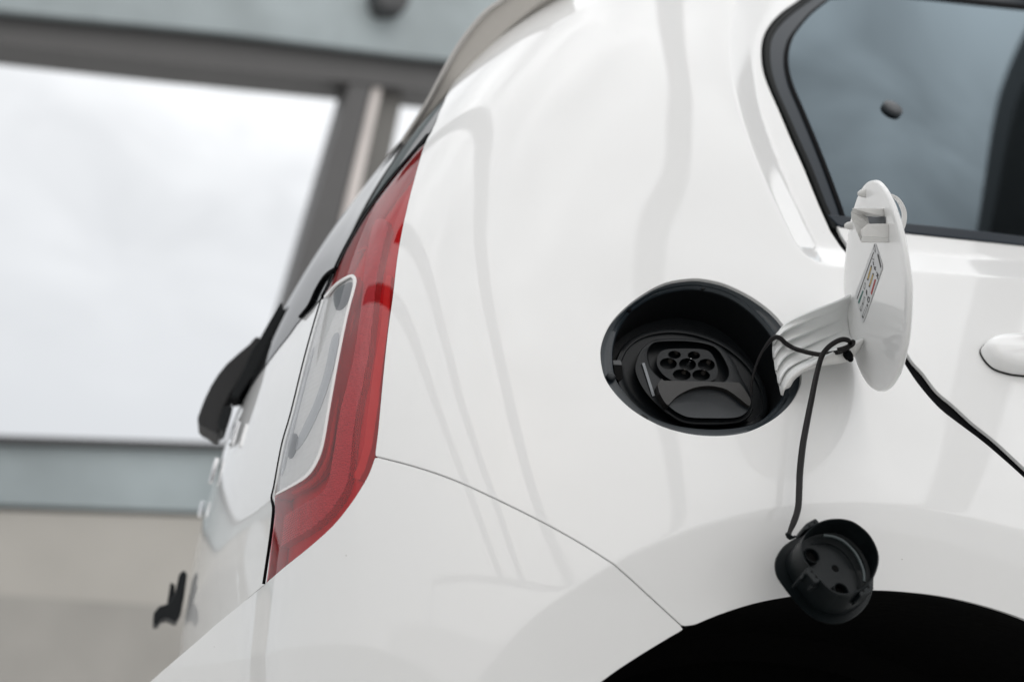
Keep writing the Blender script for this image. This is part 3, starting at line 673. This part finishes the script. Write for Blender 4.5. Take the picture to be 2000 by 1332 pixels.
prof = [(.19, .05), (.20, .03), (.235, .022), (.262, .03), (.277, .045), (.28, .07), (.28, .155), (.277, .175), (.262, .19), (.2, .2)]
loft('tyre', [[(.26+r*math.cos(a), .06+y, .285+r*math.sin(a)) for a in th] for r, y in prof], TY, wheel, smooth=40)
RIMM = mat('rim_alloy', (.35, .35, .36), .35, metal=.8)
loft('rim', [[(.26+r*math.cos(a), .06+y, .285+r*math.sin(a)) for a in th] for r, y in ((.195, .045), (.188, .06), (.18, .12))], RIMM, wheel, smooth=40)
for k in range(5):
    a = k*2*math.pi/5+.3; c = np.array([.26, .1, .285]); u = np.array([math.cos(a), 0, math.sin(a)]); w = np.array([-math.sin(a), 0, math.cos(a)])
    slab('spoke', [c+u*.03+w*.025, c+u*.185+w*.03, c+u*.185-w*.03, c+u*.03-w*.025], (0, .02, 0), RIMM, wheel, bev=.004)

# roof spoiler --------------------------------------------------------------
SPM = mat('spoiler_shaded_white', (.56, .535, .50), .55, spec=.4)  # white paint toned down to grey: the shade is in the colour
sp_o = cat([(1045, -70), (985, -8), (945, 22), (906, 68), (880, 108), (857, 150), (838, 187), (820, 217), (800, 248), (782, 275)], 3)
sp_i = cat([(800, 268), (840, 232), (880, 185), (915, 140), (950, 100), (1000, 50), (1060, 0), (1120, -60)], 3)
spd = 1.86
spoil = slab('roof_spoiler', np.vstack([dep(sp_o, spd), dep(sp_i, spd)]), np.array([.02, .12, .01]), SPM, car, bev=.002)
tube('spoiler_edge', dep(sp_o+np.array([3.5, 2.5]), spd-.004), .0032, mat('spoiler_edge_paint', (.55, .53, .51), .4), car, n=10)

# ------------------------------------------------------------------ charging socket in its well
NF = nrm(P0, np.array([0.]), np.array([.85]))[0]*SGN
def fp(px, h): return pp(px, ORG-NF*h, NF)
Z5 = lambda L, ox=1140, oy=500, k=3.506: [(ox+x/k, oy+y/k) for x, y in L]
port = empty('charging_port', tuple(ORG-NF*.03), '', ''); del port['label'], port['category']; port.parent = car; port.matrix_parent_inverse = car.matrix_world.inverted(); bpy.context.view_layer.update()
inn_px = [(1339.7, 562), (1282.6, 574.7), (1234, 604), (1210, 637), (1198.5, 671), (1196, 700), (1201, 737), (1220, 768), (1245.5, 795), (1277, 816.6), (1322.5, 832), (1382, 839), (1439.5, 836), (1482, 824), (1511, 801), (1531, 774), (1538, 748), (1536.5, 717), (1525, 682.5), (1502, 644), (1468, 607), (1425, 578), (1382, 565)]
NR = 96
def eqang(loop3, n=NR):
    c = loop3.mean(0); e1 = np.cross([0, 0, 1.], NF); e1 /= np.linalg.norm(e1); e2 = np.cross(NF, e1)
    v = loop3-c; a = np.unwrap(np.arctan2(v @ e2, v @ e1))
    if a[-1] < a[0]: a = a[::-1]; v = v[::-1]
    t = np.arange(n)*2*math.pi/n+0.0
    A = np.concatenate([a-2*math.pi, a, a+2*math.pi, a+4*math.pi]); VV = np.vstack([v]*4)
    lo = t+2*math.pi*math.ceil((a[0]-t[0])/(2*math.pi)) if False else t
    return c+np.stack([np.interp(lo, A, VV[:, i]) for i in range(3)], 1)
mouth = eqang(POFF(-.004)(flap_sz[:, 0], flap_sz[:, 1])); cm = mouth.mean(0)
innr = eqang(fp(cat(inn_px, 4, True), .010)); ci = innr.mean(0)
def grow(l, k, h=0): c = l.mean(0); return c+(l-c)*k-NF*h
rows = [grow(mouth, 1.004, .004), grow(mouth, .992, .0), grow(mouth, .975, .0015), mouth*.4+innr*.6-NF*.002, grow(innr, 1.01, -.0012), grow(innr, 1.0, 0), grow(innr, .985, .003)]
loft('port_ring', rows, mat('ring_blue_black_plastic', (.017, .025, .032), .30, spec=.5, bump=(1800, .15, .0002)), port, smooth=60)
loft('port_well', [grow(innr, .986, .002), grow(innr, .976, .03), grow(innr, .966, .049)], mat('well_black', (.004, .005, .006), .6, spec=.2), port, smooth=60)
well_floor = loft('well_floor', [grow(innr, .97, .047), grow(innr, .5, .047)], SOCKET, port, cap1=True, smooth=60)
def ell(cx, cy, rx, ry, n=32, rot=0): 
    return [(cx+rx*math.cos(a)*math.cos(rot)-ry*math.sin(a)*math.sin(rot), cy+rx*math.cos(a)*math.sin(rot)+ry*math.sin(a)*math.cos(rot)) for a in np.arange(n)*2*math.pi/n]
# stepped round base of the socket
base_o = Z5(cat([(215, 760), (228, 690), (275, 610), (370, 540), (500, 505), (640, 500), (800, 528), (950, 590), (1080, 680), (1180, 790), (1240, 900), (1265, 1010), (1245, 1100), (1160, 1165), (1000, 1200), (800, 1200), (600, 1165), (440, 1100), (320, 1010), (240, 890)], 3, True))
bo = np.array(base_o); bc = bo.mean(0)
loft('socket_base', [fp(bo, .046), fp(bo, .040), fp(bc+(bo-bc)*.985, .0385), fp(bc+(bo-bc)*.93, .0385), fp(bc+(bo-bc)*.915, .041), fp(bc+(bo-bc)*.86, .041)], SOCKET, port, cap1=True, smooth=50)
face = Z5(cat([(352, 790), (362, 710), (395, 640), (450, 592), (520, 570), (680, 568), (820, 578), (900, 604), (975, 655), (1035, 740), (1075, 830), (1130, 920), (1150, 1010), (1130, 1090), (1050, 1135), (860, 1145), (700, 1135), (580, 1085), (480, 1000), (400, 900)], 3, True))
fa = np.array(face); fc = fa.mean(0)
rec = np.array(Z5(cat([(437, 660), (470, 605), (520, 588), (680, 584), (820, 600), (905, 634), (965, 720), (992, 800), (960, 862), (860, 900), (640, 900), (540, 850), (460, 770)], 3, True)))
def ringface(name, out_px, in_px, h, m, par, n=80, lip=.0012, depth=.02):
    "a face with an opening: outline and hole matched by angle"
    def ea(p, c):
        v = np.asarray(p)-c; a = np.unwrap(np.arctan2(v[:, 1], v[:, 0]))
        if a[-1] < a[0]: a = a[::-1]; v = v[::-1]
        t = np.arange(n)*2*math.pi/n; A = np.concatenate([a-2*math.pi, a, a+2*math.pi]); VV = np.vstack([v]*3); A = np.concatenate([A-2*math.pi, A]) if A[0] > 0 else A; VV = np.vstack([v]*(len(A)//len(a)))
        return c+np.stack([np.interp(t, A, VV[:, 0]), np.interp(t, A, VV[:, 1])], 1)
    c = np.asarray(in_px).mean(0); o = ea(out_px, c); i = ea(in_px, c)
    k = lambda a, s: c+(a-c)*s
    return loft(name, [fp(k(o, 1.0), h+.012), fp(k(o, 1.0), h+lip), fp(k(o, .99), h), fp(k(i, 1.02), h), fp(k(i, 1.0), h+lip), fp(k(i, .985), h+depth)], m, par, smooth=50), o, i
ringface('socket_face', fa, rec, .030, SOCKET, port)
slab('socket_recess_floor', fp(rec*1.0, .047), -NF*.001, SOCKET, port)
# seven-pin insert
ins = np.array(Z5(cat([(500, 715), (515, 668), (565, 640), (680, 634), (800, 638), (865, 658), (905, 725), (918, 800), (885, 852), (780, 870), (650, 868), (560, 825), (510, 765)], 3, True)))
holes = [(622, 676, 44, 27), (755, 680, 43, 27), (580, 737, 59, 39), (711, 742, 59, 42), (840, 745, 59, 41), (672, 813, 62, 38), (804, 816, 61, 38)]
def holed(name, out_px, hol, h, m, par, depth=.012):
    loops = [np.asarray(out_px)]+[np.asarray(x) for x in hol]
    pts = []; ed = []; rg = []
    for l in loops:
        k = len(pts); n = len(l); pts += [tuple(p) for p in l]; ed += [(k+i, k+(i+1) % n) for i in range(n)]; rg.append((k, n))
    v2, e2, f2, ov, oe, of = delaunay_2d_cdt([Vector(p) for p in pts], ed, [], 0, 1e-6); v2 = np.array([tuple(v) for v in v2])
    cen = np.array([v2[list(f)].mean(0) for f in f2]); ok = inside(cen, loops[0])
    for l in loops[1:]: ok &= ~inside(cen, l)
    V = list(fp(v2, h)); F = [tuple(f) for f, o in zip(f2, ok) if o]
    for k, n in rg:
        b = len(V); V += list(fp(np.array(pts[k:k+n]), h+depth))
        F += [(k+i, k+(i+1) % n, b+(i+1) % n, b+i) for i in range(n)]
    o = mesh(name, V, F, m, par); fixn(o); return o
hl = [Z5(ell(a, b, c, d, 28, math.radians(4))) for a, b, c, d in holes]
holed('pin_insert', ins, hl, .033, SOCKET, port)
for a, b, c, d in holes:
    cx, cy = Z5([(a, b+6)])[0]; c3 = fp([(cx, cy)], .046)[0]; e1 = np.cross([0, 0, 1.], NF); e1 /= np.linalg.norm(e1); e2 = np.cross(NF, e1)
    rows = [[c3+NF*hh+(e1*math.cos(t)+e2*math.sin(t))*r for t in np.arange(14)*2*math.pi/14] for r, hh in ((.0026, 0), (.0026, .007+(.001 if a == 711 else 0)), (.0018, .0085+(.001 if a == 711 else 0)))]
    glint = (a == 711)  # chrome on this one pin only, to put in a glint
    loft('contact_pin', rows, CHROME if glint else mat('dull_pin', (.12, .11, .10), .4, metal=.5), port, cap1=True, smooth=60)
# LED strip on the socket face
slab('status_strip', fp(Z5([(398, 736), (416, 733), (487, 957), (470, 962)]), .0294), NF*.0005, mat('status_strip_grey', (.20, .215, .23), .35), port)
# DC cover with finger pull
cres = Z5(cat([(505, 885), (522, 850), (530, 856)], 2))[:1]+Z5([(515, 862), (535, 838), (548, 852), (800, 858), (1055, 865)])+Z5(cat([(1070, 868), (1115, 930), (1145, 985), (1140, 1022), (1125, 1022), (1060, 970), (980, 915), (900, 893), (830, 890), (760, 902), (700, 925), (640, 960), (600, 1000), (575, 1020), (545, 985), (518, 935)], 3))
slab('dc_cover_grip', fp(cres, .0215), -NF*.010, mat('warm_black_plastic', (.014, .013, .0125), .42, bump=(2500, .3, .0003)), port, bev=.0012)
lowp = np.array(Z5(cat([(560, 1000), (640, 930), (760, 870), (900, 866), (1030, 915), (1138, 1012), (1135, 1050), (1100, 1088), (1030, 1110), (860, 1112), (720, 1106), (640, 1075), (585, 1035)], 3, True)))
lc = lowp.mean(0)
loft('dc_cover', [fp(lowp, .034), fp(lowp, .0262), fp(lc+(lowp-lc)*.97, .0252), fp(lc+(lowp-lc)*.7+(0, -2), .0268), fp(lc+(lowp-lc)*.35+(0, -4), .0280), fp(lc+(lowp-lc)*.05+(0, -4), .0284)], BLACK_S, port, cap1=True, smooth=40)
lip = np.array(Z5(cat([(505, 890), (520, 1010), (600, 1090), (700, 1140), (860, 1150), (1040, 1140), (1120, 1100), (1150, 1050)], 4)))
tube('dc_cover_rim', fp(lip, .031), .0016, SOCKET, port)
# ring details: latch buttons and tabs
def nub(px, r, h, m=BLACK_S, hh=.004, name='ring_button'):
    c3 = fp([px], h)[0]; e1 = np.cross([0, 0, 1.], NF); e1 /= np.linalg.norm(e1); e2 = np.cross(NF, e1)
    rows = [[c3+NF*y+(e1*math.cos(t)+e2*math.sin(t))*k*r for t in np.arange(20)*2*math.pi/20] for k, y in ((1, 0), (1, hh*.7), (.8, hh), (.3, hh*1.05))]
    loft(name, rows, m, port, cap1=True, smooth=60)
nub((1225, 606), .0038, .0105, RUBBER, .003); nub((1192, 738), .0045, .009)
for c in ([(455, 275), (465, 235), (485, 233), (500, 265)], [(805, 228), (815, 188), (835, 188), (850, 222)], [(385, 1098), (400, 1078), (440, 1100), (445, 1125)]):
    slab('ring_tab', fp(Z5(c), .0095), -NF*.004, SOCKET, port, bev=.0006)
slab('latch_slot', fp(Z5([(205, 745), (262, 745), (270, 830), (240, 855), (215, 830)]), .0105), -NF*.004, DARK, port)
slab('latch_tab', fp(Z5([(198, 712), (250, 710), (265, 730), (262, 748), (205, 745)]), .010), -NF*.004, mat('latch_tab_grey', (.05, .053, .056), .4), port, bev=.001)

# ------------------------------------------------------------------ the open flap
flap = empty('charging_flap', tuple(ORG), '', ''); del flap['label'], flap['category']; flap.parent = car; flap.matrix_parent_inverse = car.matrix_world.inverted(); bpy.context.view_layer.update()
npc = np.array([-.955, -.042, .295]); npc /= np.linalg.norm(npc)
fr = vframe((1709, 559)); NP = npc[0]*fr[0]+npc[1]*fr[1]+npc[2]*fr[2]
v = raydir([(1705, 559)])[0]; tt = (ORG+NF*.10-CAM) @ NF/(v @ NF); PC = CAM+v*tt
pu = fr[1]-(fr[1] @ NP)*NP; pu /= np.linalg.norm(pu); pv = np.cross(NP, pu)
RF = 411/2/FPX*float((PC-CAM) @ D_)
def disc(r, h): return [PC+NP*h+(pu*math.cos(a)+pv*math.sin(a)*(1-.13*max(0, math.cos(a))))*r for a in np.arange(96)*2*math.pi/96]
TH = .0042
loft('flap_plate', [disc(RF*.55, .0), disc(RF*.9, -.0), disc(RF-.0022, -.0001), disc(RF-.0006, -.0006), disc(RF, -.0016), disc(RF+.0004, -TH), disc(RF-.0008, -TH-.0012), disc(RF*.9, -TH-.0025), disc(RF*.5, -TH-.004), disc(RF*.1, -TH-.0045)], PAINT, flap, cap0=True, cap1=True, smooth=50)
def fl(px, h=0.): return pp(px, PC+NP*h, NP)
# sticker (zoom 1560,340 x4.44)
Z8 = lambda L: [(1560+x/4.442, 340+y/4.442) for x, y in L]
st = np.array(Z8([(658, 604), (668, 604), (728, 788), (727, 820), (566, 1284), (556, 1288), (549, 1270), (496, 1070), (497, 1030)]))
sk = slab('sticker', fl(st, .0003), NP*.0004, STICK, flap)
def ink(L, m=INK, h=.00085): slab('sticker_print', fl(np.array(Z8(L)), h), NP*.0001, m, flap)
ink([(648, 676), (651, 682), (508, 1084), (504, 1080)])
def frm(L, w=.12, m=INK, fill=None):
    L = np.array(L, float); c = L.mean(0); 
    if fill is not None: ink(list(c+(L-c)*.9), fill, .00080)
    n = len(L); I = c+(L-c)*np.array([1-w*1.6, 1-w*.5])
    for i in range(n):
        j = (i+1) % n; a, b, d, e = L[i], L[j], c+(L[j]-c)*.80, c+(L[i]-c)*.80
        ink([a, b, d, e], m, .00090)
frm([(628, 790), (636, 800), (602, 925), (591, 918)], fill=INKY)
frm([(643, 858), (652, 866), (616, 985), (606, 976)], fill=INKY)
ink([(660, 912), (670, 918), (634, 1048), (624, 1036)], INKR)
ink([(555, 1008), (563, 1016), (523, 1130), (514, 1112)], INKT)
frm([(573, 940), (582, 950), (572, 1005), (562, 985)])
frm([(568, 1062), (577, 1072), (560, 1130), (552, 1118)]); frm([(553, 1118), (560, 1130), (540, 1195), (530, 1172)])
frm([(594, 1125), (602, 1140), (558, 1255), (548, 1235)]); ink([(600, 1060), (618, 1072), (612, 1112), (600, 1118), (594, 1090)]); ink([(606, 1075), (612, 1080), (609, 1102), (602, 1105)], STICK, .00095)
ink([(586, 1000), (595, 1015), (592, 1060), (583, 1035)])
frm([(655, 610), (668, 650), (664, 680), (650, 650)])
ink([(683, 690), (693, 700), (716, 800), (710, 818), (684, 712)])
for a, b in (((640, 735), (652, 745)), ((645, 760), (650, 792)), ((652, 800), (668, 838)), ((655, 830), (668, 805)), ((676, 850), (690, 885)), ((672, 885), (692, 868)), ((680, 880), (686, 910))):
    a, b = np.array(a, float), np.array(b, float); t = (b-a)/np.linalg.norm(b-a)*3.2; n = np.array([-t[1], t[0]]); ink([a-n, b-n, b+n, a+n])
# latch bracket standing on the inside of the plate
def sol(name, pts, vec, m=PLASTIC_W, bev=.0006): return slab(name, np.array([fl([Z8([(x, y)])[0]], h)[0] for x, y, h in pts]), vec, m, flap, bev=bev)
dn = -pu
sol('latch_bracket', [(742, 300, 0), (742, 372, 0), (600, 369, .013), (545, 350, .022), (468, 306, .036), (470, 296, .036)], pv*.0016)
sol('latch_bracket', [(468, 306, .036), (456, 335, .036), (460, 395, .034), (537, 588, .026), (556, 500, .022), (600, 435, .016), (590, 380, .014), (545, 350, .022)], -NP*.0015+pv*.001, PLASTIC_W)
sol('latch_bracket', [(782, 432, 0), (782, 556, 0), (552, 545, .026), (540, 488, .027), (600, 435, .020)], pv*.002)
sol('latch_bracket', [(782, 556, 0), (782, 594, 0), (540, 592, .027), (552, 545, .026)], pv*.002+dn*.0005, PLASTIC_W)
sol('latch_inner_shade', [(745, 372, .001), (748, 432, .001), (600, 434, .008), (520, 420, .010), (490, 345, .012), (560, 356, .010), (640, 372, .006)], -NP*.0012, mat('bracket_shade', (.10, .11, .12), .6))  # dark sheet in place of the shade inside the white bracket
for c in ((555, 150), (438, 430)):
    a = fl([Z8([(c[0]+22, c[1]+18)])[0]], 0)[0]
    rows = [[a+NP*h+(pu*math.cos(t)*1.6+pv*math.sin(t))*r for t in np.arange(12)*2*math.pi/12] for r, h in ((.0028, 0), (.0022, .005), (.0010, .0075))]
    loft('rest_peg', rows, PLASTIC_W, flap, cap1=True, smooth=60)
# finger loop on the outer side
lo = np.array([7, 0])+cat(Z8([(752, 168), (790, 178), (840, 208), (885, 270), (908, 345), (902, 430), (880, 490), (858, 530)]), 4)
li = np.array([7, 0])+cat(Z8([(840, 500), (838, 450), (862, 415), (876, 365), (868, 305), (838, 240), (800, 200), (765, 188)]), 4)
DP = float((PC-CAM) @ D_)
slab('finger_loop', np.vstack([dep(lo, DP+.002), dep(li, DP+.002)]), D_*.010+R_*.001, PLASTIC_W, flap, bev=.0008, smooth=40)

# ribbed hinge arm -----------------------------------------------------------
Z9 = lambda L: np.array([(1490+x/5.552, 560+y/5.552) for x, y in L])
topc = Z9([(140, 535), (170, 480), (250, 400), (380, 328), (600, 238), (800, 160), (950, 88)])
botc = Z9([(205, 1175), (240, 1080), (300, 990), (400, 912), (560, 830), (700, 750), (860, 672), (1000, 612), (1088, 570)])
lefc = Z9([(140, 535), (110, 640), (118, 780), (140, 900), (165, 1020), (205, 1175)])
rigc = Z9([(955, 88), (930, 200), (915, 320), (925, 430), (950, 545), (1000, 590), (1088, 570)])
def par(c, n):
    c = cat(c, 8); L = np.concatenate([[0], np.cumsum(np.linalg.norm(np.diff(c, axis=0), axis=1))]); t = np.linspace(0, L[-1], n)
    return np.stack([np.interp(t, L, c[:, i]) for i in (0, 1)], 1)
nu, nv = 48, 145
T_, B_, L_, Q_ = par(topc, nu), par(botc, nu), par(lefc, nv), par(rigc, nv)
dl = (fp(L_, .002)-CAM) @ D_; dr = (fl(Q_, .0)-CAM) @ D_
V = []; 
for i in range(nu):
    u = i/(nu-1)
    for j in range(nv):
        v_ = j/(nv-1)
        p = (1-v_)*T_[i]+v_*B_[i]+(1-u)*L_[j]+u*Q_[j]-((1-u)*(1-v_)*T_[0]+u*(1-v_)*T_[-1]+(1-u)*v_*B_[0]+u*v_*B_[-1])
        ue = u**.8
        dd = dl[j]*(1-ue)+dr[j]*ue
        w = v_*4.6+.25; saw = (w % 1.0)          # stepped corrugation
        rib = (saw**1.5)*np.clip((1-saw)*14, 0, 1)
        amp = .017*np.clip(1.15-u*1.25, 0, 1)**.8*np.clip(u*8+.5, 0, 1)
        edge = .009*np.clip(1-v_*7, 0, 1)**1.5+.008*np.clip(1-(1-v_)*7, 0, 1)**1.5*np.clip(u*2, 0, 1)
        sag = .016*math.sin(math.pi*min(1, v_*1.0))*u*(1-u**3)
        V.append(dep([p], dd-amp*rib-edge+sag*.9)[0])
V = np.array(V); F = [(i*nv+j, (i+1)*nv+j, (i+1)*nv+j+1, i*nv+j+1) for i in range(nu-1) for j in range(nv-1)]
ha = mesh('hinge_arm', V, F, ARM_W, flap, smooth=True); fixn(ha)
so = ha.modifiers.new('thick', 'SOLIDIFY'); so.thickness = .0022; so.offset = 0
bevel(ha, .0004, 1, 60)
# lower wall of the arm
lowc = Z9([(208, 1180), (232, 1110), (285, 1085), (340, 1000), (440, 925), (560, 880), (700, 845), (870, 822), (960, 780), (1030, 700), (1086, 604)])
Bq2 = par(botc, 48); Lq = par(lowc, 48); db = np.interp(np.linspace(0, 1, 48), np.linspace(0, 1, nu), (V.reshape(nu, nv, 3)[:, -1]-CAM) @ D_)
hg = loft('hinge_side', [dep(Bq2, db-.0003), dep(Bq2*.5+Lq*.5, db+.002), dep(Lq, db+.006)], PLASTIC_W, flap, closed=False)
so = hg.modifiers.new('thick', 'SOLIDIFY'); so.thickness = .002; so.offset = 0
# rubber peg through the arm
pk = Z9([(925, 745)])[0]; dpk = float(np.interp(.62, np.linspace(0, 1, 48), db))
c3 = dep([pk], db[34]-.001)[0]; ax = -D_*.8-U_*.45+R_*.1; ax /= np.linalg.norm(ax); e1 = np.cross(ax, [0, 0, 1.]); e1 /= np.linalg.norm(e1); e2 = np.cross(ax, e1)
loft('cord_peg', [[c3+ax*h+(e1*math.cos(t)+e2*math.sin(t))*r for t in np.arange(20)*2*math.pi/20] for r, h in ((.0046, -.003), (.0046, .002), (.0034, .003), (.0030, .008), (.0022, .0095))], RUBBER, flap, cap1=True)

# ------------------------------------------------------------------ socket cap on its cord (hangs from the arm)
Z3 = lambda L: np.array([(1460+x/4.44, 940+y/4.44) for x, y in L])
capx = np.array([.50, .52, .69]); capx /= np.linalg.norm(capx); fr = vframe((1640, 1090)); NA = capx[0]*fr[0]+capx[1]*fr[1]+capx[2]*fr[2]
qb = inv([(1560, 1110)])[0]; dbody = float((PD(qb[:1], qb[1:])[0]-CAM) @ D_)
KO = dep([Z3([(800, 650)])[0]], dbody-.075)[0]
cap = empty('socket_cap', tuple(KO), 'black plastic socket cap dangling on its cord over the wheel arch edge', 'socket cap')
def kp(L, h): return pp(L, KO-NA*h, NA)
CAPM = mat('cap_black_plastic', (.005, .0075, .0085), .42, spec=.22, bump=(2500, .25, .0003), rvar=.05)
rim = cat(Z3([(780, 322), (690, 330), (600, 365), (510, 440), (468, 530), (468, 620), (500, 700), (570, 790), (640, 870), (700, 930), (765, 972), (850, 985), (950, 965), (1045, 900), (1110, 800), (1140, 680), (1120, 570), (1050, 450), (940, 360), (860, 330)]), 3, True)
rc = rim.mean(0)
CD = .034
# where the cup meets its flange, measured
low = cat(Z3([(640, 500), (550, 520), (460, 545), (390, 590), (345, 650), (332, 720), (352, 800), (410, 900), (490, 1000), (560, 1080), (640, 1130), (720, 1152), (820, 1150), (920, 1110), (1000, 1040), (1050, 960), (1040, 840), (980, 700), (880, 580), (760, 510)]), 3, True)
def kk(a, s): return a.mean(0)+(a-a.mean(0))*s
wall_t = 1.8
loft('cap_cup', [kp(low, CD), kp(rim*.1+low*.9, CD*.92), kp(rim*.9+low*.1, .003), kp(rim, .0006), kp(kk(rim, .985), 0), kp(kk(rim, .965), .0006), kp(kk(rim, .955), .004), kp(kk(rim, .95)*.45+kk(low, .93)*.55, CD*.55)], CAPM, cap, smooth=50)
flr = kk(rim, .95)*.42+kk(low, .93)*.58
loft('cap_floor', [kp(flr, CD*.56), kp(kk(flr, .93), CD*.58), kp(kk(flr, .90), CD*.60), kp(kk(flr, .3), CD*.60)], CAPM, cap, cap1=True, smooth=40)
fo = cat(Z3([(620, 430), (500, 455), (400, 500), (310, 565), (252, 650), (233, 730), (250, 820), (300, 900), (370, 990), (450, 1085), (530, 1160), (620, 1210), (720, 1236), (830, 1225), (950, 1160), (1040, 1060), (1085, 940), (1085, 800), (1030, 650), (920, 520), (770, 440)]), 3, True)
loft('cap_flange', [kp(kk(fo, .97), CD+.0065), kp(fo, CD+.005), kp(kk(fo, 1.003), CD+.002), kp(kk(fo, .985), CD), kp(kk(fo, .86), CD+.001), kp(kk(fo, .5), CD+.001)], CAPM, cap, cap0=True, cap1=True, smooth=40)
# plug tubes inside, centre dimple and light ledge
def ktube(name, cx, cy, r, h0, h1, t=.0012):
    c = kp(Z3([(cx, cy)]), h1)[0]; e1 = np.cross(NA, [0, 0, 1.]); e1 /= np.linalg.norm(e1); e2 = np.cross(NA, e1); ht = h0-h1
    rows = [[c+NA*y+(e1*math.cos(a)+e2*math.sin(a))*q for a in np.arange(36)*2*math.pi/36] for q, y in ((r, -ht), (r, -.0005), (r-t*.5, 0), (r-t, -.0005), (r-t, -ht*.95))]
    loft(name, rows, CAPM, cap, smooth=50)
    loft(name+'_floor', [rows[-1], [p*.05+c*.95-NA*ht*.9 for p in rows[-1]]], DARK, cap, cap1=True)
S = (KO-CAM) @ D_/FPX/4.44
ktube('plug_tube', 562, 635, 76*S, CD*.6, CD*.44)
ktube('plug_tube', 818, 940, 76*S, CD*.6, CD*.40)
ktube('centre_dimple', 764, 750, 36*S, CD*.6, CD*.585, .0008)
led = cat(Z3([(655, 468), (740, 478), (820, 512), (890, 570), (950, 645), (990, 730), (1010, 800), (1012, 870)]), 4)
tube('cup_ledge', kp(led, CD*.36), .0014, mat('cap_ledge_lit', (.05, .065, .068), .4), cap, n=10)  # ledge catching light: the gleam is put in as paler plastic
led2 = cat(Z3([(560, 545), (650, 530), (760, 560), (860, 640), (920, 730), (955, 830), (955, 920)]), 4)
tube('floor_bead', kp(led2, CD*.585), .0007, CAPM, cap, n=8)
def clip(L, holes_, h0, h1, name='cap_clip'):
    a = kp(Z3(L), h1); o = slab(name, a, -NA*(h0-h1), CAPM, cap, bev=.0008)
    for hx, hy in holes_:
        c = kp(Z3([(hx, hy)]), h1)[0]; e1 = np.cross(NA, [0, 0, 1.]); e1 /= np.linalg.norm(e1); e2 = np.cross(NA, e1)
        loft('clip_hole', [[c+NA*y+(e1*math.cos(t)+e2*math.sin(t))*.0011 for t in np.arange(12)*2*math.pi/12] for y in (-.001, .0002)], DARK, cap, cap1=True)
clip([(590, 318), (622, 350), (600, 368), (520, 410), (495, 422), (488, 400), (510, 362)], [(580, 356), (536, 384)], .016, 0.0)
clip([(515, 742), (545, 735), (635, 838), (620, 872), (585, 880), (560, 850), (510, 790)], [(557, 780), (596, 826)], .012, .0002)
clip([(452, 838), (515, 748), (528, 770), (490, 830), (470, 848)], [], .02, .004, 'clip_hook')
clip([(575, 850), (625, 855), (625, 885), (560, 925), (545, 900)], [], .012, .005, 'clip_hook')
clip([(970, 962), (1075, 882), (1097, 920), (1085, 950), (1000, 990), (985, 1000)], [(1007, 946), (1049, 918)], .016, .0)
# eyelet where the cord joins
eye = dep(Z3([(330, 460), (338, 448), (355, 440), (372, 455), (395, 475), (415, 470), (440, 478), (370, 510), (345, 495)]), float((kp(Z3([(380, 490)]), CD)[0]-CAM) @ D_)-.001)
slab('cord_eyelet', eye, D_*.004, CAPM, cap, bev=.0008)
# the cord: from the socket, over the arm, round the peg and down
dA = float(db[30])
ch = [((1541, 1043), None), ((1544, 1034), None), ((1552, 1015), None), ((1559, 990), None), ((1561, 955), None), ((1562.5, 920), None), ((1568, 870), None), ((1577, 820), None), ((1585, 780), None), ((1592, 745), None), ((1599, 715), None), ((1606, 694), None), ((1617, 679), None), ((1632, 668), None), ((1646, 663), None), ((1657, 665), None), ((1661, 670), None)]
dend = float((kp(Z3([(340, 460)]), CD)[0]-CAM) @ D_)
pxs = np.array([c[0] for c in ch], float); ys = pxs[:, 1]
dtop = float((V.reshape(nu, nv, 3)[nu*3//4, nv//2]-CAM) @ D_)-.006
dd = np.interp(-ys, [-1043, -700, -663], [dend, dA-.008, dA-.006])
dd[-3:] = [dA-.006, dA-.003, dA+.002]
path = cat(dep(pxs, dd), 5)
rad = np.interp(np.linspace(0, 1, len(path)), [0, .05, .12, .35, .6, .75, .9, 1], [.0022, .0022, .0031, .0034, .0028, .0026, .0026, .0026])
tube('cap_cord', path, rad, CORDM, cap, n=16, flat=.7)
sh2 = [(1661, 672), (1655, 680), (1643, 686), (1625, 690), (1605, 692.5), (1585, 690), (1565, 685), (1548, 679), (1534, 670), (1524, 661), (1515, 658.5), (1506, 664), (1496, 676), (1484, 696), (1474, 722), (1468, 748), (1467, 772)]
Vg = V.reshape(nu, nv, 3); prA = project(Vg.reshape(-1, 3)); dpA = (Vg.reshape(-1, 3)-CAM) @ D_
def darm(p):
    d = np.hypot(prA[:, 0]-p[0], prA[:, 1]-p[1]); k = d < 9
    return dpA[k].min() if k.any() else None
ds = []
for k, p in enumerate(sh2):
    a = darm(p)
    if a is not None and k < 12: ds.append(a-.003)
    else: ds.append(None)
dport = float((fp([sh2[-1]], .022)[0]-CAM) @ D_)
kn = [i for i, x in enumerate(ds) if x is not None]; last = kn[-1]
ds = [x if x is not None else None for x in ds]
xs_ = kn+[len(sh2)-1]; ysd = [ds[i] for i in kn]+[dport]
ds = np.interp(np.arange(len(sh2)), xs_, ysd); ds = np.convolve(np.pad(ds, 2, 'edge'), np.ones(5)/5, 'valid')
path2 = cat(dep(np.array(sh2), ds), 5)
rad2 = np.interp(np.linspace(0, 1, len(path2)), [0, .1, .5, .68, .78, 1], [.0026, .0024, .0024, .0026, .0016, .0015])
tube('cap_cord', path2, rad2, CORDM, cap, n=16, flat=.8)
tube('cap_cord', cat(dep(np.array([(1661, 670), (1666, 668), (1663, 674), (1650, 680), (1636, 684)]), np.array([dA-.002, dA+.0, dA+.001, dA-.003, dA-.003])), 5), .0026, CORDM, cap, n=14)
